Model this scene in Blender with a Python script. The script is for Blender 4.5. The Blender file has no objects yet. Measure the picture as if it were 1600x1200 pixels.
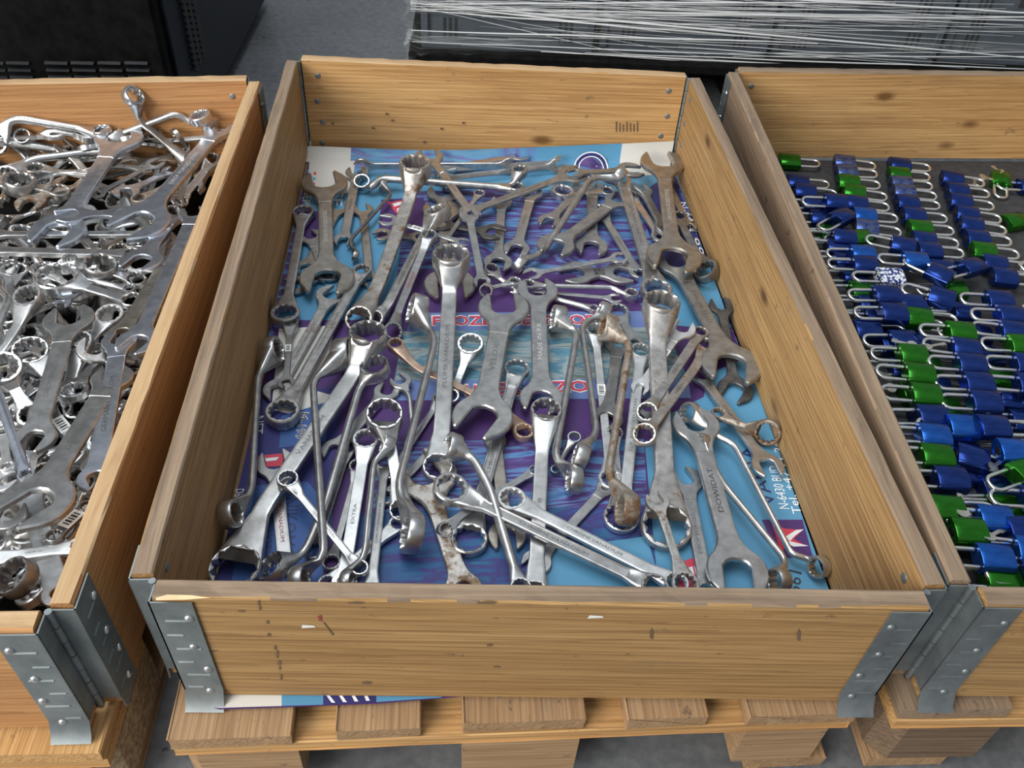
import bpy, bmesh, math, random
from mathutils import Vector, Matrix
random.seed(7)
S = bpy.context.scene
COL = S.collection
V = Vector
rad = math.radians

# ------------------------------------------------------------------ camera
F = 1369.16                                   # focal length in pixels of the 1600 x 1200 frame
CAM = V((.3008, -.4838, .9233))
CR = Matrix.Rotation(rad(-3.650), 3, 'Z') @ Matrix.Rotation(rad(46.547), 3, 'X') @ Matrix.Rotation(rad(3.950), 3, 'Z')
cd = bpy.data.cameras.new('camera'); cam = bpy.data.objects.new('camera', cd); COL.objects.link(cam)
cam.matrix_world = Matrix.Translation(CAM) @ CR.to_4x4()
cd.sensor_width = 36.0; cd.lens = 36.0 * F / 1600; cd.clip_start = .02
S.camera = cam

def at(px, py, z=0.0):
    """point of the place seen at a pixel, at height z above the pallet deck"""
    d = CR @ V(((px - 800) / F, -(py - 600) / F, -1.0))
    return CAM + d * ((z - CAM.z) / d.z)
def scale_at(p):
    return F / -((p - CAM) @ CR).z

# ------------------------------------------------------------------ world, lamps, exposure
W = bpy.data.worlds.new('overcast'); S.world = W; W.use_nodes = True
nt = W.node_tree; nt.nodes.clear()
o_ = nt.nodes.new('ShaderNodeOutputWorld'); b_ = nt.nodes.new('ShaderNodeBackground')
tc = nt.nodes.new('ShaderNodeTexCoord'); sx = nt.nodes.new('ShaderNodeSeparateXYZ'); rp = nt.nodes.new('ShaderNodeValToRGB')
nt.links.new(tc.outputs['Generated'], sx.inputs[0]); nt.links.new(sx.outputs['Z'], rp.inputs[0])
rp.color_ramp.elements[0].position = 0.0; rp.color_ramp.elements[0].color = (.13, .13, .13, 1)
rp.color_ramp.elements[1].position = .9; rp.color_ramp.elements[1].color = (.60, .64, .68, 1)
e = rp.color_ramp.elements.new(.12); e.color = (.50, .54, .60, 1)
nt.links.new(rp.outputs[0], b_.inputs[0]); b_.inputs[1].default_value = .62
nt.links.new(b_.outputs[0], o_.inputs[0])
def area(name, loc, target, sx_, sy_, power, col):
    l = bpy.data.lights.new(name, 'AREA'); l.shape = 'RECTANGLE'; l.size = sx_; l.size_y = sy_; l.energy = power; l.color = col
    o = bpy.data.objects.new(name, l); COL.objects.link(o); o.location = loc
    o.rotation_euler = (V(target) - V(loc)).to_track_quat('-Z', 'Y').to_euler()
area('hall_door_daylight', (-3.0, -2.6, 2.6), (.3, .3, 0), 3.6, 3.0, 330, (1, .96, .90))
area('roof_skylight', (-.6, .9, 4.4), (.35, .5, 0), 3.4, 2.4, 130, (.93, .97, 1))
S.view_settings.view_transform = 'Standard'; S.view_settings.look = 'None'
S.view_settings.gamma = 1; S.view_settings.use_curve_mapping = False; S.view_settings.exposure = -0.08

# ------------------------------------------------------------------ helpers
def link(name, mesh, mat=None, parent=None, loc=None):
    o = bpy.data.objects.new(name, mesh); COL.objects.link(o)
    if mat is not None and mesh is not None and not mesh.materials: mesh.materials.append(mat)
    if loc is not None: o.location = loc
    if parent is not None: o.parent = parent
    return o
def mk(name, verts, faces, mat=None, parent=None, smooth=None, loc=None):
    me = bpy.data.meshes.new(name); me.from_pydata([tuple(v) for v in verts], [], faces); me.update()
    if smooth:
        me.shade_smooth(); me.set_sharp_from_angle(angle=rad(smooth))
    return link(name, me, mat, parent, loc)
def empty(name, loc=(0, 0, 0)):
    o = bpy.data.objects.new(name, None); o.empty_display_size = .02; COL.objects.link(o); o.location = loc
    return o
def tag(o, label=None, cat=None, group=None, kind=None):
    if label: o['label'] = label
    if cat: o['category'] = cat
    if group: o['group'] = group
    if kind: o['kind'] = kind
    return o
def box_vf(c, d, b=0.0):
    """axis aligned box, chamfered by b"""
    bm = bmesh.new(); bmesh.ops.create_cube(bm, size=1)
    for v in bm.verts: v.co = V((v.co.x * d[0] + c[0], v.co.y * d[1] + c[1], v.co.z * d[2] + c[2]))
    if b: bmesh.ops.bevel(bm, geom=list(bm.edges), offset=b, segments=1, affect='EDGES')
    vs = [v.co.copy() for v in bm.verts]; bm.verts.index_update(); fs = [[v.index for v in f.verts] for f in bm.faces]; bm.free()
    return vs, fs
class MB:
    def __init__(s): s.v = []; s.f = []
    def add(s, v, f):
        n = len(s.v); s.v += [V(x) for x in v]; s.f += [[i + n for i in q] for q in f]; return s
    def box(s, c, d, b=0.0): return s.add(*box_vf(c, d, b))
    def grid(s, rows, closed=True, capped=True):
        n = len(rows[0]); v = [p for r in rows for p in r]; f = []
        for i in range(len(rows) - 1):
            for j in range(n if closed else n - 1):
                a = i * n + j; b = i * n + (j + 1) % n
                f.append([a, b, b + n, a + n])
        if capped: f.append(list(range(n))[::-1]); f.append([(len(rows) - 1) * n + j for j in range(n)])
        return s.add(v, f)
    def tube(s, pts, r, n=8, capped=True):
        rows = []; up = V((0, 0, 1))
        for i, p in enumerate(pts):
            a = V(pts[max(i - 1, 0)]); b = V(pts[min(i + 1, len(pts) - 1)]); t = (b - a).normalized()
            if abs(t.dot(up)) > .95: up = V((0, 1, 0)) if abs(t.y) < .9 else V((1, 0, 0))
            y = up.cross(t).normalized(); z = t.cross(y)
            rr = r[i] if isinstance(r, (list, tuple)) else r
            rows.append([V(p) + (y * math.cos(k * 2 * math.pi / n) + z * math.sin(k * 2 * math.pi / n)) * rr for k in range(n)])
        return s.grid(rows, True, capped)
    def build(s, name, mat=None, parent=None, smooth=None, loc=None): return mk(name, s.v, s.f, mat, parent, smooth, loc)

# ------------------------------------------------------------------ materials
MATS = {}
def newmat(name):
    m = bpy.data.materials.new(name); m.use_nodes = True; n = m.node_tree; n.nodes.clear()
    out = n.nodes.new('ShaderNodeOutputMaterial'); p = n.nodes.new('ShaderNodeBsdfPrincipled'); n.links.new(p.outputs[0], out.inputs[0])
    MATS[name] = m
    return m, n, p
def ramp(n, src, stops):
    r = n.nodes.new('ShaderNodeValToRGB'); el = r.color_ramp.elements
    while len(el) < len(stops): el.new(.5)
    for q, (pos, c) in zip(el, stops):
        q.position = pos; q.color = (*c, 1) if len(c) == 3 else c
    n.links.new(src, r.inputs[0]); return r
def noise(n, vec, sc, det=4, ro=.55, dist=0.0):
    t = n.nodes.new('ShaderNodeTexNoise'); t.inputs['Scale'].default_value = sc; t.inputs['Detail'].default_value = det
    t.inputs['Roughness'].default_value = ro; t.inputs['Distortion'].default_value = dist
    if vec is not None: n.links.new(vec, t.inputs['Vector'])
    return t
def mapping(n, sc=(1, 1, 1), loc=(0, 0, 0), rot=(0, 0, 0)):
    c = n.nodes.new('ShaderNodeTexCoord'); m = n.nodes.new('ShaderNodeMapping')
    m.inputs['Scale'].default_value = sc; m.inputs['Location'].default_value = loc; m.inputs['Rotation'].default_value = rot
    n.links.new(c.outputs['Object'], m.inputs[0]); return m.outputs[0]
def mix(n, fac, a, b, mode='MIX'):
    m = n.nodes.new('ShaderNodeMix'); m.data_type = 'RGBA'; m.blend_type = mode
    for k, x in ((0, fac), (6, a), (7, b)):
        if hasattr(x, 'is_output'): n.links.new(x, m.inputs[k])
        else: m.inputs[k].default_value = x if k == 0 else (*x, 1)
    return m.outputs[2]
def bump(n, p, src, strength=.2, dist=.001):
    b = n.nodes.new('ShaderNodeBump'); b.inputs['Strength'].default_value = strength; b.inputs['Distance'].default_value = dist
    n.links.new(src, b.inputs['Height']); n.links.new(b.outputs[0], p.inputs['Normal'])

def metal(name, dark, light, rough=(.28, .45), metallic=.92, rust=None, sc=60):
    m, n, p = newmat(name); v = mapping(n)
    a = noise(n, v, sc, 5, .6); col = ramp(n, a.outputs[0], [(.3, dark), (.62, light)]).outputs[0]
    g = noise(n, v, sc * .25, 3); rr = n.nodes.new('ShaderNodeMapRange')
    rr.inputs[3].default_value, rr.inputs[4].default_value = rough; n.links.new(g.outputs[0], rr.inputs[0])
    rough_out = rr.outputs[0]; met = metallic
    if rust:
        amt, rc = rust
        q = noise(n, v, sc * .55, 6, .7); k = ramp(n, q.outputs[0], [(1 - amt - .06, (0, 0, 0)), (1 - amt + .06, (1, 1, 1))]).outputs[0]
        rn = noise(n, v, sc * 3, 3); rcol = ramp(n, rn.outputs[0], [(.3, tuple(c * .45 for c in rc)), (.7, rc)]).outputs[0]
        col = mix(n, k, col, rcol)
        inv = n.nodes.new('ShaderNodeMapRange'); inv.inputs[3].default_value = metallic; inv.inputs[4].default_value = .1
        n.links.new(k, inv.inputs[0]); n.links.new(inv.outputs[0], p.inputs['Metallic'])
    else: p.inputs['Metallic'].default_value = met
    n.links.new(col, p.inputs['Base Color']); n.links.new(rough_out, p.inputs['Roughness'])
    bump(n, p, a.outputs[0], .08, .0006)
    return m
metal('c', (.48, .49, .50), (.70, .71, .72), (.18, .34))
metal('s', (.36, .365, .365), (.55, .555, .555), (.24, .40))
metal('g', (.28, .285, .285), (.42, .425, .42), (.34, .5), .88)
metal('w', (.50, .515, .52), (.72, .735, .74), (.32, .48), .82)
metal('b', (.34, .31, .27), (.5, .47, .42), (.26, .4))
metal('k', (.06, .06, .06), (.14, .14, .14), (.35, .5), .7)
metal('d', (.2, .2, .2), (.34, .34, .34), (.3, .45), .9)
metal('r', (.32, .30, .28), (.52, .50, .47), (.30, .5), .85, (.44, (.22, .12, .055)))
metal('q', (.31, .305, .295), (.49, .48, .47), (.34, .5), .86, (.38, (.22, .14, .08)), 80)
metal('R', (.3, .27, .23), (.46, .42, .37), (.4, .6), .75, (.50, (.20, .115, .06)))
metal('u', (.45, .30, .22), (.62, .46, .36), (.3, .45), .85)
metal('zinc', (.19, .22, .23), (.29, .325, .33), (.42, .58), .7, None, 25)
metal('zinc_old', (.17, .19, .20), (.27, .30, .31), (.4, .55), .7, None, 25)
metal('bolt', (.5, .52, .52), (.7, .72, .72), (.22, .35))
metal('shackle', (.72, .72, .70), (.88, .88, .86), (.14, .26), .95)

def plain(name, col, rough=.6, metallic=0.0, col2=None, sc=40, spec=.5):
    m, n, p = newmat(name); p.inputs['Roughness'].default_value = rough; p.inputs['Metallic'].default_value = metallic
    p.inputs['Specular IOR Level'].default_value = spec
    a = noise(n, mapping(n), sc, 4)
    c2 = col2 or tuple(min(1, c * 1.18 + .004) for c in col)
    n.links.new(ramp(n, a.outputs[0], [(.35, col), (.65, c2)]).outputs[0], p.inputs['Base Color'])
    return m
plain('ink', (.05, .05, .05), .6)
plain('ink_soft', (.16, .16, .16), .5, .6)
plain('ink_light', (.62, .62, .60), .45, .6)
plain('ink_red', (.42, .05, .05), .5)
plain('sticker', (.78, .78, .76), .6)
plain('black_plastic', (.0016, .0018, .0022), .5, spec=.12)
plain('black_side', (.007, .011, .018), .45, spec=.3)
plain('louvre', (.006, .0075, .010), .45, spec=.3)
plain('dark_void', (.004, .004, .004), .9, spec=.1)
plain('crate', (.062, .078, .095), .45)
plain('crate_dark', (.012, .014, .016), .7)
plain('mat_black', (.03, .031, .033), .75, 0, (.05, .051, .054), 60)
plain('lock_dark', (.02, .02, .022), .4, .5)
plain('key', (.6, .58, .5), .3, .9)

def anod(name, col, col2, scr=0.0):
    m, n, p = newmat(name); p.inputs['Metallic'].default_value = .8; p.inputs['Roughness'].default_value = .2
    v = mapping(n, (30, 160, 60)); a = noise(n, v, 1, 4, .7)
    c = ramp(n, a.outputs[0], [(.35, col), (.7, col2)]).outputs[0]
    if scr:
        s_ = noise(n, mapping(n, (90, 320, 90)), 1, 5, .75); k = ramp(n, s_.outputs[0], [(.60 - scr, (0, 0, 0)), (.75 - scr, (1, 1, 1))]).outputs[0]
        c = mix(n, k, c, (.16, .20, .34))
    n.links.new(c, p.inputs['Base Color'])
anod('lock_blue', (.010, .030, .165), (.022, .060, .28))
anod('lock_blue2', (.012, .09, .42), (.03, .16, .62))
anod('lock_worn', (.012, .04, .24), (.03, .07, .3), .18)
anod('lock_green', (.02, .16, .012), (.035, .24, .02))
m, n, p = newmat('lock_speckle'); p.inputs['Roughness'].default_value = .4
vv = n.nodes.new('ShaderNodeTexVoronoi'); vv.inputs['Scale'].default_value = 260; n.links.new(mapping(n), vv.inputs['Vector'])
n.links.new(ramp(n, noise(n, mapping(n), 230, 2).outputs[0], [(.49, (.01, .03, .2)), (.53, (.85, .87, .9))]).outputs[0], p.inputs['Base Color'])

def wood(name, c0, c1, c2, grain=1.0, dirt=(.14, .11, .08), dirt_amt=.3, seed=0.0, rough=.62):
    """pine: long grain along the local x axis of the board, knots and grime"""
    m, n, p = newmat(name)
    oi = n.nodes.new('ShaderNodeObjectInfo'); cv = n.nodes.new('ShaderNodeCombineXYZ')
    ml = n.nodes.new('ShaderNodeMath'); ml.operation = 'MULTIPLY'; ml.inputs[1].default_value = 37.0
    n.links.new(oi.outputs['Random'], ml.inputs[0])
    for k in range(3): n.links.new(ml.outputs[0], cv.inputs[k])
    def mp(sc):
        c = n.nodes.new('ShaderNodeTexCoord'); a = n.nodes.new('ShaderNodeVectorMath'); a.operation = 'ADD'
        q = n.nodes.new('ShaderNodeVectorMath'); q.operation = 'MULTIPLY'; q.inputs[1].default_value = sc
        n.links.new(c.outputs['Object'], q.inputs[0]); n.links.new(q.outputs[0], a.inputs[0]); n.links.new(cv.outputs[0], a.inputs[1])
        return a.outputs[0]
    big = noise(n, mp((1.6, 9, 9)), 1, 3, .5)
    g = noise(n, mp((1.6 * grain, 75, 75)), 1.0, 6, .65, 1.2)
    fine = noise(n, mp((9, 420, 420)), 1, 3, .6)
    col = ramp(n, g.outputs[0], [(.34, c0), (.5, c1), (.64, c2)]).outputs[0]
    col = mix(n, .35, col, ramp(n, big.outputs[0], [(.3, c0), (.7, c2)]).outputs[0])
    col = mix(n, .25, col, ramp(n, fine.outputs[0], [(.35, tuple(c * .7 for c in c0)), (.6, c2)]).outputs[0])
    wv = n.nodes.new('ShaderNodeTexWave'); wv.wave_type = 'BANDS'; wv.bands_direction = 'DIAGONAL'; wv.wave_profile = 'SAW'
    for k_, v_ in (('Scale', 11.0), ('Distortion', 10.0), ('Detail', 3.0), ('Detail Scale', .9), ('Detail Roughness', .6)): wv.inputs[k_].default_value = v_
    n.links.new(mp((.16, 7, 7)), wv.inputs['Vector'])
    col = mix(n, ramp(n, wv.outputs['Fac'], [(.55, (0, 0, 0)), (.97, (.5,) * 3)]).outputs[0], col, tuple(c * .72 for c in c0))
    # knots
    vo = n.nodes.new('ShaderNodeTexVoronoi'); vo.inputs['Scale'].default_value = 1.0; n.links.new(mp((4.2, 9.0, 9.0)), vo.inputs['Vector'])
    kn = ramp(n, vo.outputs['Distance'], [(.05, (1, 1, 1)), (.12, (0, 0, 0))]).outputs[0]
    col = mix(n, kn, col, tuple(c * .5 for c in c0))
    d = noise(n, mp((3, 12, 12)), 1, 5, .7); dk = ramp(n, d.outputs[0], [(.56, (0, 0, 0)), (.74, (dirt_amt,) * 3)]).outputs[0]
    col = mix(n, dk, col, dirt)
    s = noise(n, mp((30, 55, 55)), 1, 4, .7); sk = ramp(n, s.outputs[0], [(.64, (0, 0, 0)), (.70, (min(1, dirt_amt * 2),) * 3)]).outputs[0]
    col = mix(n, sk, col, tuple(c * .6 for c in dirt))
    n.links.new(col, p.inputs['Base Color']); p.inputs['Roughness'].default_value = rough
    p.inputs['Specular IOR Level'].default_value = .3
    ad = n.nodes.new('ShaderNodeMath'); ad.operation = 'ADD'; n.links.new(g.outputs[0], ad.inputs[0]); n.links.new(fine.outputs[0], ad.inputs[1])
    bump(n, p, ad.outputs[0], .25, .0012)
    return m
wood('pine', (.235, .125, .045), (.39, .228, .088), (.53, .335, .145))
wood('pine_light', (.40, .20, .068), (.59, .335, .13), (.72, .455, .20), dirt_amt=.22)
wood('pine_orange', (.38, .17, .06), (.50, .25, .10), (.60, .34, .15), dirt_amt=.15)
wood('pine_grey', (.20, .135, .09), (.30, .21, .14), (.38, .28, .19), dirt_amt=.4)
wood('pallet_wood', (.27, .155, .075), (.38, .235, .125), (.50, .335, .19), dirt_amt=.35)
wood('pallet_dark', (.10, .065, .04), (.17, .11, .07), (.24, .17, .11), dirt_amt=.4)
m, n, p = newmat('worn_edge')                                        # rubbed, greyed top edges
v = mapping(n, (3, 90, 90)); a = noise(n, v, 1, 5, .65, 1.0)
n.links.new(ramp(n, a.outputs[0], [(.3, (.13, .088, .058)), (.5, (.23, .163, .108)), (.7, (.34, .25, .165))]).outputs[0], p.inputs['Base Color'])
p.inputs['Roughness'].default_value = .7; bump(n, p, a.outputs[0], .3, .001)
m, n, p = newmat('worn_edge_fresh')
v = mapping(n, (3, 90, 90)); a = noise(n, v, 1, 5, .65, 1.0)
n.links.new(ramp(n, a.outputs[0], [(.3, (.34, .20, .10)), (.5, (.46, .30, .155)), (.7, (.55, .39, .22))]).outputs[0], p.inputs['Base Color'])
p.inputs['Roughness'].default_value = .7
m, n, p = newmat('chipboard')
a = noise(n, mapping(n, (1, 1, 1)), 140, 4, .7)
n.links.new(ramp(n, a.outputs[0], [(.3, (.18, .12, .07)), (.5, (.40, .29, .17)), (.68, (.60, .48, .32))]).outputs[0], p.inputs['Base Color'])
p.inputs['Roughness'].default_value = .85; bump(n, p, a.outputs[0], .6, .003)
m, n, p = newmat('concrete')
a = noise(n, mapping(n), 3.2, 8, .7); b2 = noise(n, mapping(n), 55, 4, .6)
c = mix(n, .35, ramp(n, a.outputs[0], [(.3, (.105, .113, .122)), (.7, (.205, .222, .242))]).outputs[0], ramp(n, b2.outputs[0], [(.35, (.06, .06, .06)), (.65, (.22, .22, .22))]).outputs[0])
sp = noise(n, mapping(n), 26, 3, .5); c = mix(n, ramp(n, sp.outputs[0], [(.70, (0, 0, 0)), (.73, (.8, .8, .8))]).outputs[0], c, (.02, .02, .022))
n.links.new(c, p.inputs['Base Color']); p.inputs['Roughness'].default_value = .42; bump(n, p, b2.outputs[0], .15, .002)

# printed carton
def prnt(name, stops, sc=(6, 26, 1), dist=2.5, rough=.5, rot=0.0):
    m, n, p = newmat(name); v = mapping(n, sc, (0, 0, 0), (0, 0, rot)); a = noise(n, v, 1, 3, .55, dist)
    n.links.new(ramp(n, a.outputs[0], stops).outputs[0], p.inputs['Base Color']); p.inputs['Roughness'].default_value = rough
    p.inputs['Specular IOR Level'].default_value = .35
sky, blue, vio, pur, navy = (.13, .42, .68), (.06, .22, .55), (.16, .12, .42), (.085, .035, .16), (.02, .03, .14)
prnt('print_sky', [(.3, (0.086, 0.280, 0.475)), (.7, (0.115, 0.329, 0.518))], (3, 3, 1), 0)
prnt('print_sky_wave', [(.36, (0.158, 0.364, 0.547)), (.5, (0.108, 0.280, 0.518)), (.58, (0.173, 0.140, 0.374)), (.7, (0.144, 0.315, 0.533))], (5, 24, 1), 3)
prnt('print_wave', [(.28, (0.036, 0.112, 0.302)), (.42, (0.115, 0.252, 0.490)), (.50, (0.094, 0.056, 0.216)), (.60, (0.065, 0.035, 0.158)), (.72, (0.144, 0.280, 0.518))], (3.5, 15, 1), 4.5)
prnt('print_deep', [(.28, (0.022, 0.140, 0.259)), (.45, (0.029, 0.084, 0.245)), (.55, (0.050, 0.035, 0.173)), (.68, (0.022, 0.112, 0.245)), (.8, (0.036, 0.210, 0.346))], (3.2, 11, 1), 4.5)
prnt('print_purple', [(.3, (0.068, 0.028, 0.137)), (.7, (0.086, 0.038, 0.169))], (3, 3, 1), 0)
prnt('print_navy', [(.3, (0.029, 0.032, 0.144)), (.7, (0.043, 0.045, 0.194))], (4, 4, 1), 0)
prnt('print_mid', [(.3, (0.036, 0.098, 0.302)), (.7, (0.058, 0.133, 0.360))], (4, 4, 1), 0)
prnt('print_white', [(.3, (.68, .67, .62)), (.7, (.74, .73, .69))], (5, 5, 1), 0)
prnt('print_fish', [(.3, (0.144, 0.182, 0.173)), (.45, (0.324, 0.392, 0.403)), (.55, (0.072, 0.210, 0.302)), (.7, (0.216, 0.385, 0.475))], (8, 30, 1), 2)
prnt('print_band', [(.3, (0.115, 0.168, 0.418)), (.7, (0.173, 0.266, 0.490))], (2, 10, 1), 0)
plain('print_red', (.62, .05, .09), .5)
plain('print_text_white', (.80, .82, .84), .5)
plain('print_text_navy', (.02, .03, .12), .5)
plain('print_text_black', (.03, .03, .035), .5)
plain('print_cyan', (.05, .45, .6), .5)
m, n, p = newmat('film')                                             # stretch film
fv = noise(n, mapping(n, (.9, 1, 42), (0, 0, 0), (0, rad(3), 0)), 1, 5, .65, .5)
k = ramp(n, fv.outputs[0], [(.50, (.02,) * 3), (.60, (.12,) * 3), (.72, (.75,) * 3)]).outputs[0]
p.inputs['Base Color'].default_value = (.75, .78, .8, 1); p.inputs['Roughness'].default_value = .18
tr = n.nodes.new('ShaderNodeBsdfTransparent'); ms = n.nodes.new('ShaderNodeMixShader')
n.links.new(k, ms.inputs[0]); n.links.new(tr.outputs[0], ms.inputs[1]); n.links.new(p.outputs[0], ms.inputs[2])
n.links.new(ms.outputs[0], [q for q in n.nodes if q.type == 'OUTPUT_MATERIAL'][0].inputs[0]); bump(n, p, fv.outputs[0], .6, .01)
m, n, p = newmat('film_strand'); p.inputs['Base Color'].default_value = (.92, .94, .95, 1); p.inputs['Roughness'].default_value = .25; p.inputs['Transmission Weight'].default_value = .25

# ------------------------------------------------------------------ lettering
TXT = {}
def text_vf(s):
    """flat outline text centred on the origin, cap height about 0.7"""
    if s not in TXT:
        c = bpy.data.curves.new('t', 'FONT'); c.body = s; c.align_x = 'CENTER'; c.align_y = 'CENTER'; c.resolution_u = 2
        o = bpy.data.objects.new('t', c); COL.objects.link(o)
        dg = bpy.context.evaluated_depsgraph_get(); me = bpy.data.meshes.new_from_object(o.evaluated_get(dg))
        vs = [v.co.copy() for v in me.vertices]; fs = [list(q.vertices) for q in me.polygons]
        bpy.data.objects.remove(o); bpy.data.curves.remove(c); bpy.data.meshes.remove(me)
        x0 = min(v.x for v in vs); x1 = max(v.x for v in vs); y0 = min(v.y for v in vs); y1 = max(v.y for v in vs)
        vs = [V((v.x - (x0 + x1) / 2, v.y - (y0 + y1) / 2, 0)) for v in vs]
        TXT[s] = (vs, fs, x1 - x0, y1 - y0)
    return TXT[s]

# ================================================================== SETTING
FZ = -.147
mk('floor', [(-3, -2, FZ), (4, -2, FZ), (4, 6, FZ), (-3, 6, FZ)], [[0, 1, 2, 3]], MATS['concrete'])['kind'] = 'structure'

# ------------------------------------------------------------------ pallets
def wood_piece(name, parent, ploc, c, d, rz, mat, jit=.0012, b=.0015):
    """a sawn piece lying along its local x axis, edges a little uneven"""
    n = max(2, int(d[0] / .05)); rows = []
    for i in range(n + 1):
        x = -d[0] / 2 + d[0] * i / n; r = []
        for (y, z) in ((-1, -1), (1, -1), (1, 1), (-1, 1)):
            for k in range(2):
                yy = y * (d[1] / 2 - (b if (k == 0) == (y * z > 0) else 0)); zz = z * (d[2] / 2 - (0 if (k == 0) == (y * z > 0) else b))
                r.append(V((x + random.uniform(-jit, jit) * .5, yy + random.uniform(-jit, jit) * .4, zz + random.uniform(-jit, jit) * .4)))
        rows.append(r)
    mb = MB().grid(rows); o = mb.build(name, MATS[mat], parent)
    o.location = V(c) - V(ploc); o.rotation_euler = (0, 0, rz)
    return o
def pallet(origin, rz, label, deck, blocks, ln=1.2, wd=.757):
    """pallet whose short side faces the viewer; origin = front-left deck corner"""
    ca, sa = math.cos(rz), math.sin(rz); O = V((origin[0], origin[1], 0))
    P = lambda x, y, z: O + V((x * ca - y * sa, x * sa + y * ca, z))
    loc = P(wd / 2, ln / 2, FZ); r = empty('pallet', loc); tag(r, label, 'pallet', 'pallets under the collars')
    x = 0
    for i, w_ in enumerate((.130, .092, .136, .092, .127)):
        wood_piece('deck_board', r, loc, P(x + w_ / 2, ln / 2 + random.uniform(-.006, .006), -.0115), (ln, w_, .022), rz + math.pi / 2, deck[i % len(deck)])
        if i in (0, 2, 4) or True:
            for yy in (.035, .085):
                nm = MB(); c = V((w_ * random.uniform(-.3, .3), 0, 0))
                pos = P(x + w_ * (.3 if yy < .05 else .7), yy - .0, .0004)
                nm.tube([(0, 0, -.002), (0, 0, .0005)], .0042, 8); nm.build('nail_head', MATS['zinc_old'], r, 40, pos - loc)
        x += w_ + .045
    for y in (.0725, ln / 2, ln - .0725):
        wood_piece('stringer_board', r, loc, P(wd / 2, y, -.0335), (wd, .145, .0215), rz, 'pine_light')
    for j, y in enumerate((.0725, ln / 2, ln - .0725)):
        for i, (xx, w_) in enumerate(((.066, .132), (wd / 2, .132), (wd - .06, .12))):
            m_ = blocks[i] if j == 0 else blocks[-1]
            mb = MB(); wx, wy, hz = w_ / 2, .0725, .0395; ch = .022
            pts = [(-wx, -wy), (wx, -wy), (wx, wy), (-wx, wy)]
            if i == 0: pts = [(-wx + ch, -wy), (wx, -wy), (wx, wy), (-wx, wy), (-wx, -wy + ch)]
            if i == 2: pts = [(-wx, -wy), (wx - ch, -wy), (wx, -wy + ch), (wx, wy), (-wx, wy)]
            mb.grid([[V((a, b, -hz)) for a, b in pts], [V((a, b, hz)) for a, b in pts]])
            o = mb.build('block', MATS[m_], r); o.location = P(xx, y, -.0835) - loc; o.rotation_euler = (0, 0, rz)
    for xx in (.05, wd / 2, wd - .05):
        wood_piece('bottom_board', r, loc, P(xx, ln / 2, -.134), (ln, .1, .022), rz + math.pi / 2, deck[-1])
    return r
pallet((-.011, -.066), rad(2.8), 'pale wooden pallet with block feet under the collar of wrenches lying on printed cartons', ['pallet_wood', 'pallet_wood', 'pallet_wood'], ['pallet_wood', 'pallet_wood', 'pallet_wood'])
pallet((-.832, -.100), rad(1.6), 'wooden pallet with a chipboard corner block under the heaped wrenches', ['pine_light', 'pallet_wood'], ['chipboard', 'chipboard', 'chipboard'])
pallet((.797, -.030), rad(1.2), 'wooden pallet with a dark weathered corner block under the padlocks', ['pine_grey', 'pallet_wood'], ['pallet_dark', 'pallet_dark', 'pallet_dark'])

# ------------------------------------------------------------------ collars
CH = .195; TH = .021
def board(parent, loc, a, b, mat, edge, trim=.006):
    d = b - a; L = d.length - 2 * trim; ang = math.atan2(d.y, d.x); n = 34; rows = []
    for i in range(n + 1):
        x = -L / 2 + L * i / n; j = lambda s=.0007: random.uniform(-s, s)
        rows.append([V((x, -.0015, .0045)), V((x, 0, .006)), V((x, 0, CH - .002)), V((x, -.002 + j(.0004), CH + j())),
                     V((x, -TH + .002 + j(.0006), CH + j(.0009))), V((x, -TH, CH - .002 - abs(j(.002)))), V((x, -TH, .006)), V((x, -TH + .0015, .0045))])
    me_o = MB().grid(rows).build('board', MATS[mat], parent)
    me = me_o.data; me.materials.append(MATS[edge])
    for f in me.polygons:
        if f.normal.z > .6: f.material_index = 1
    c = (a + b) / 2; me_o.location = V((c.x, c.y, .0015)) - V(loc); me_o.rotation_euler = (0, 0, ang)
    return me_o
def dome(mb, c, ax, r, h):
    ax = ax.normalized(); u = ax.orthogonal().normalized(); v = ax.cross(u); rows = []
    for f_, z in ((1, 0), (.95, .35), (.72, .75), (.3, 1)):
        rows.append([c + (u * math.cos(k * math.pi / 5) + v * math.sin(k * math.pi / 5)) * r * f_ + ax * h * z for k in range(10)])
    mb.grid(rows)
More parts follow.
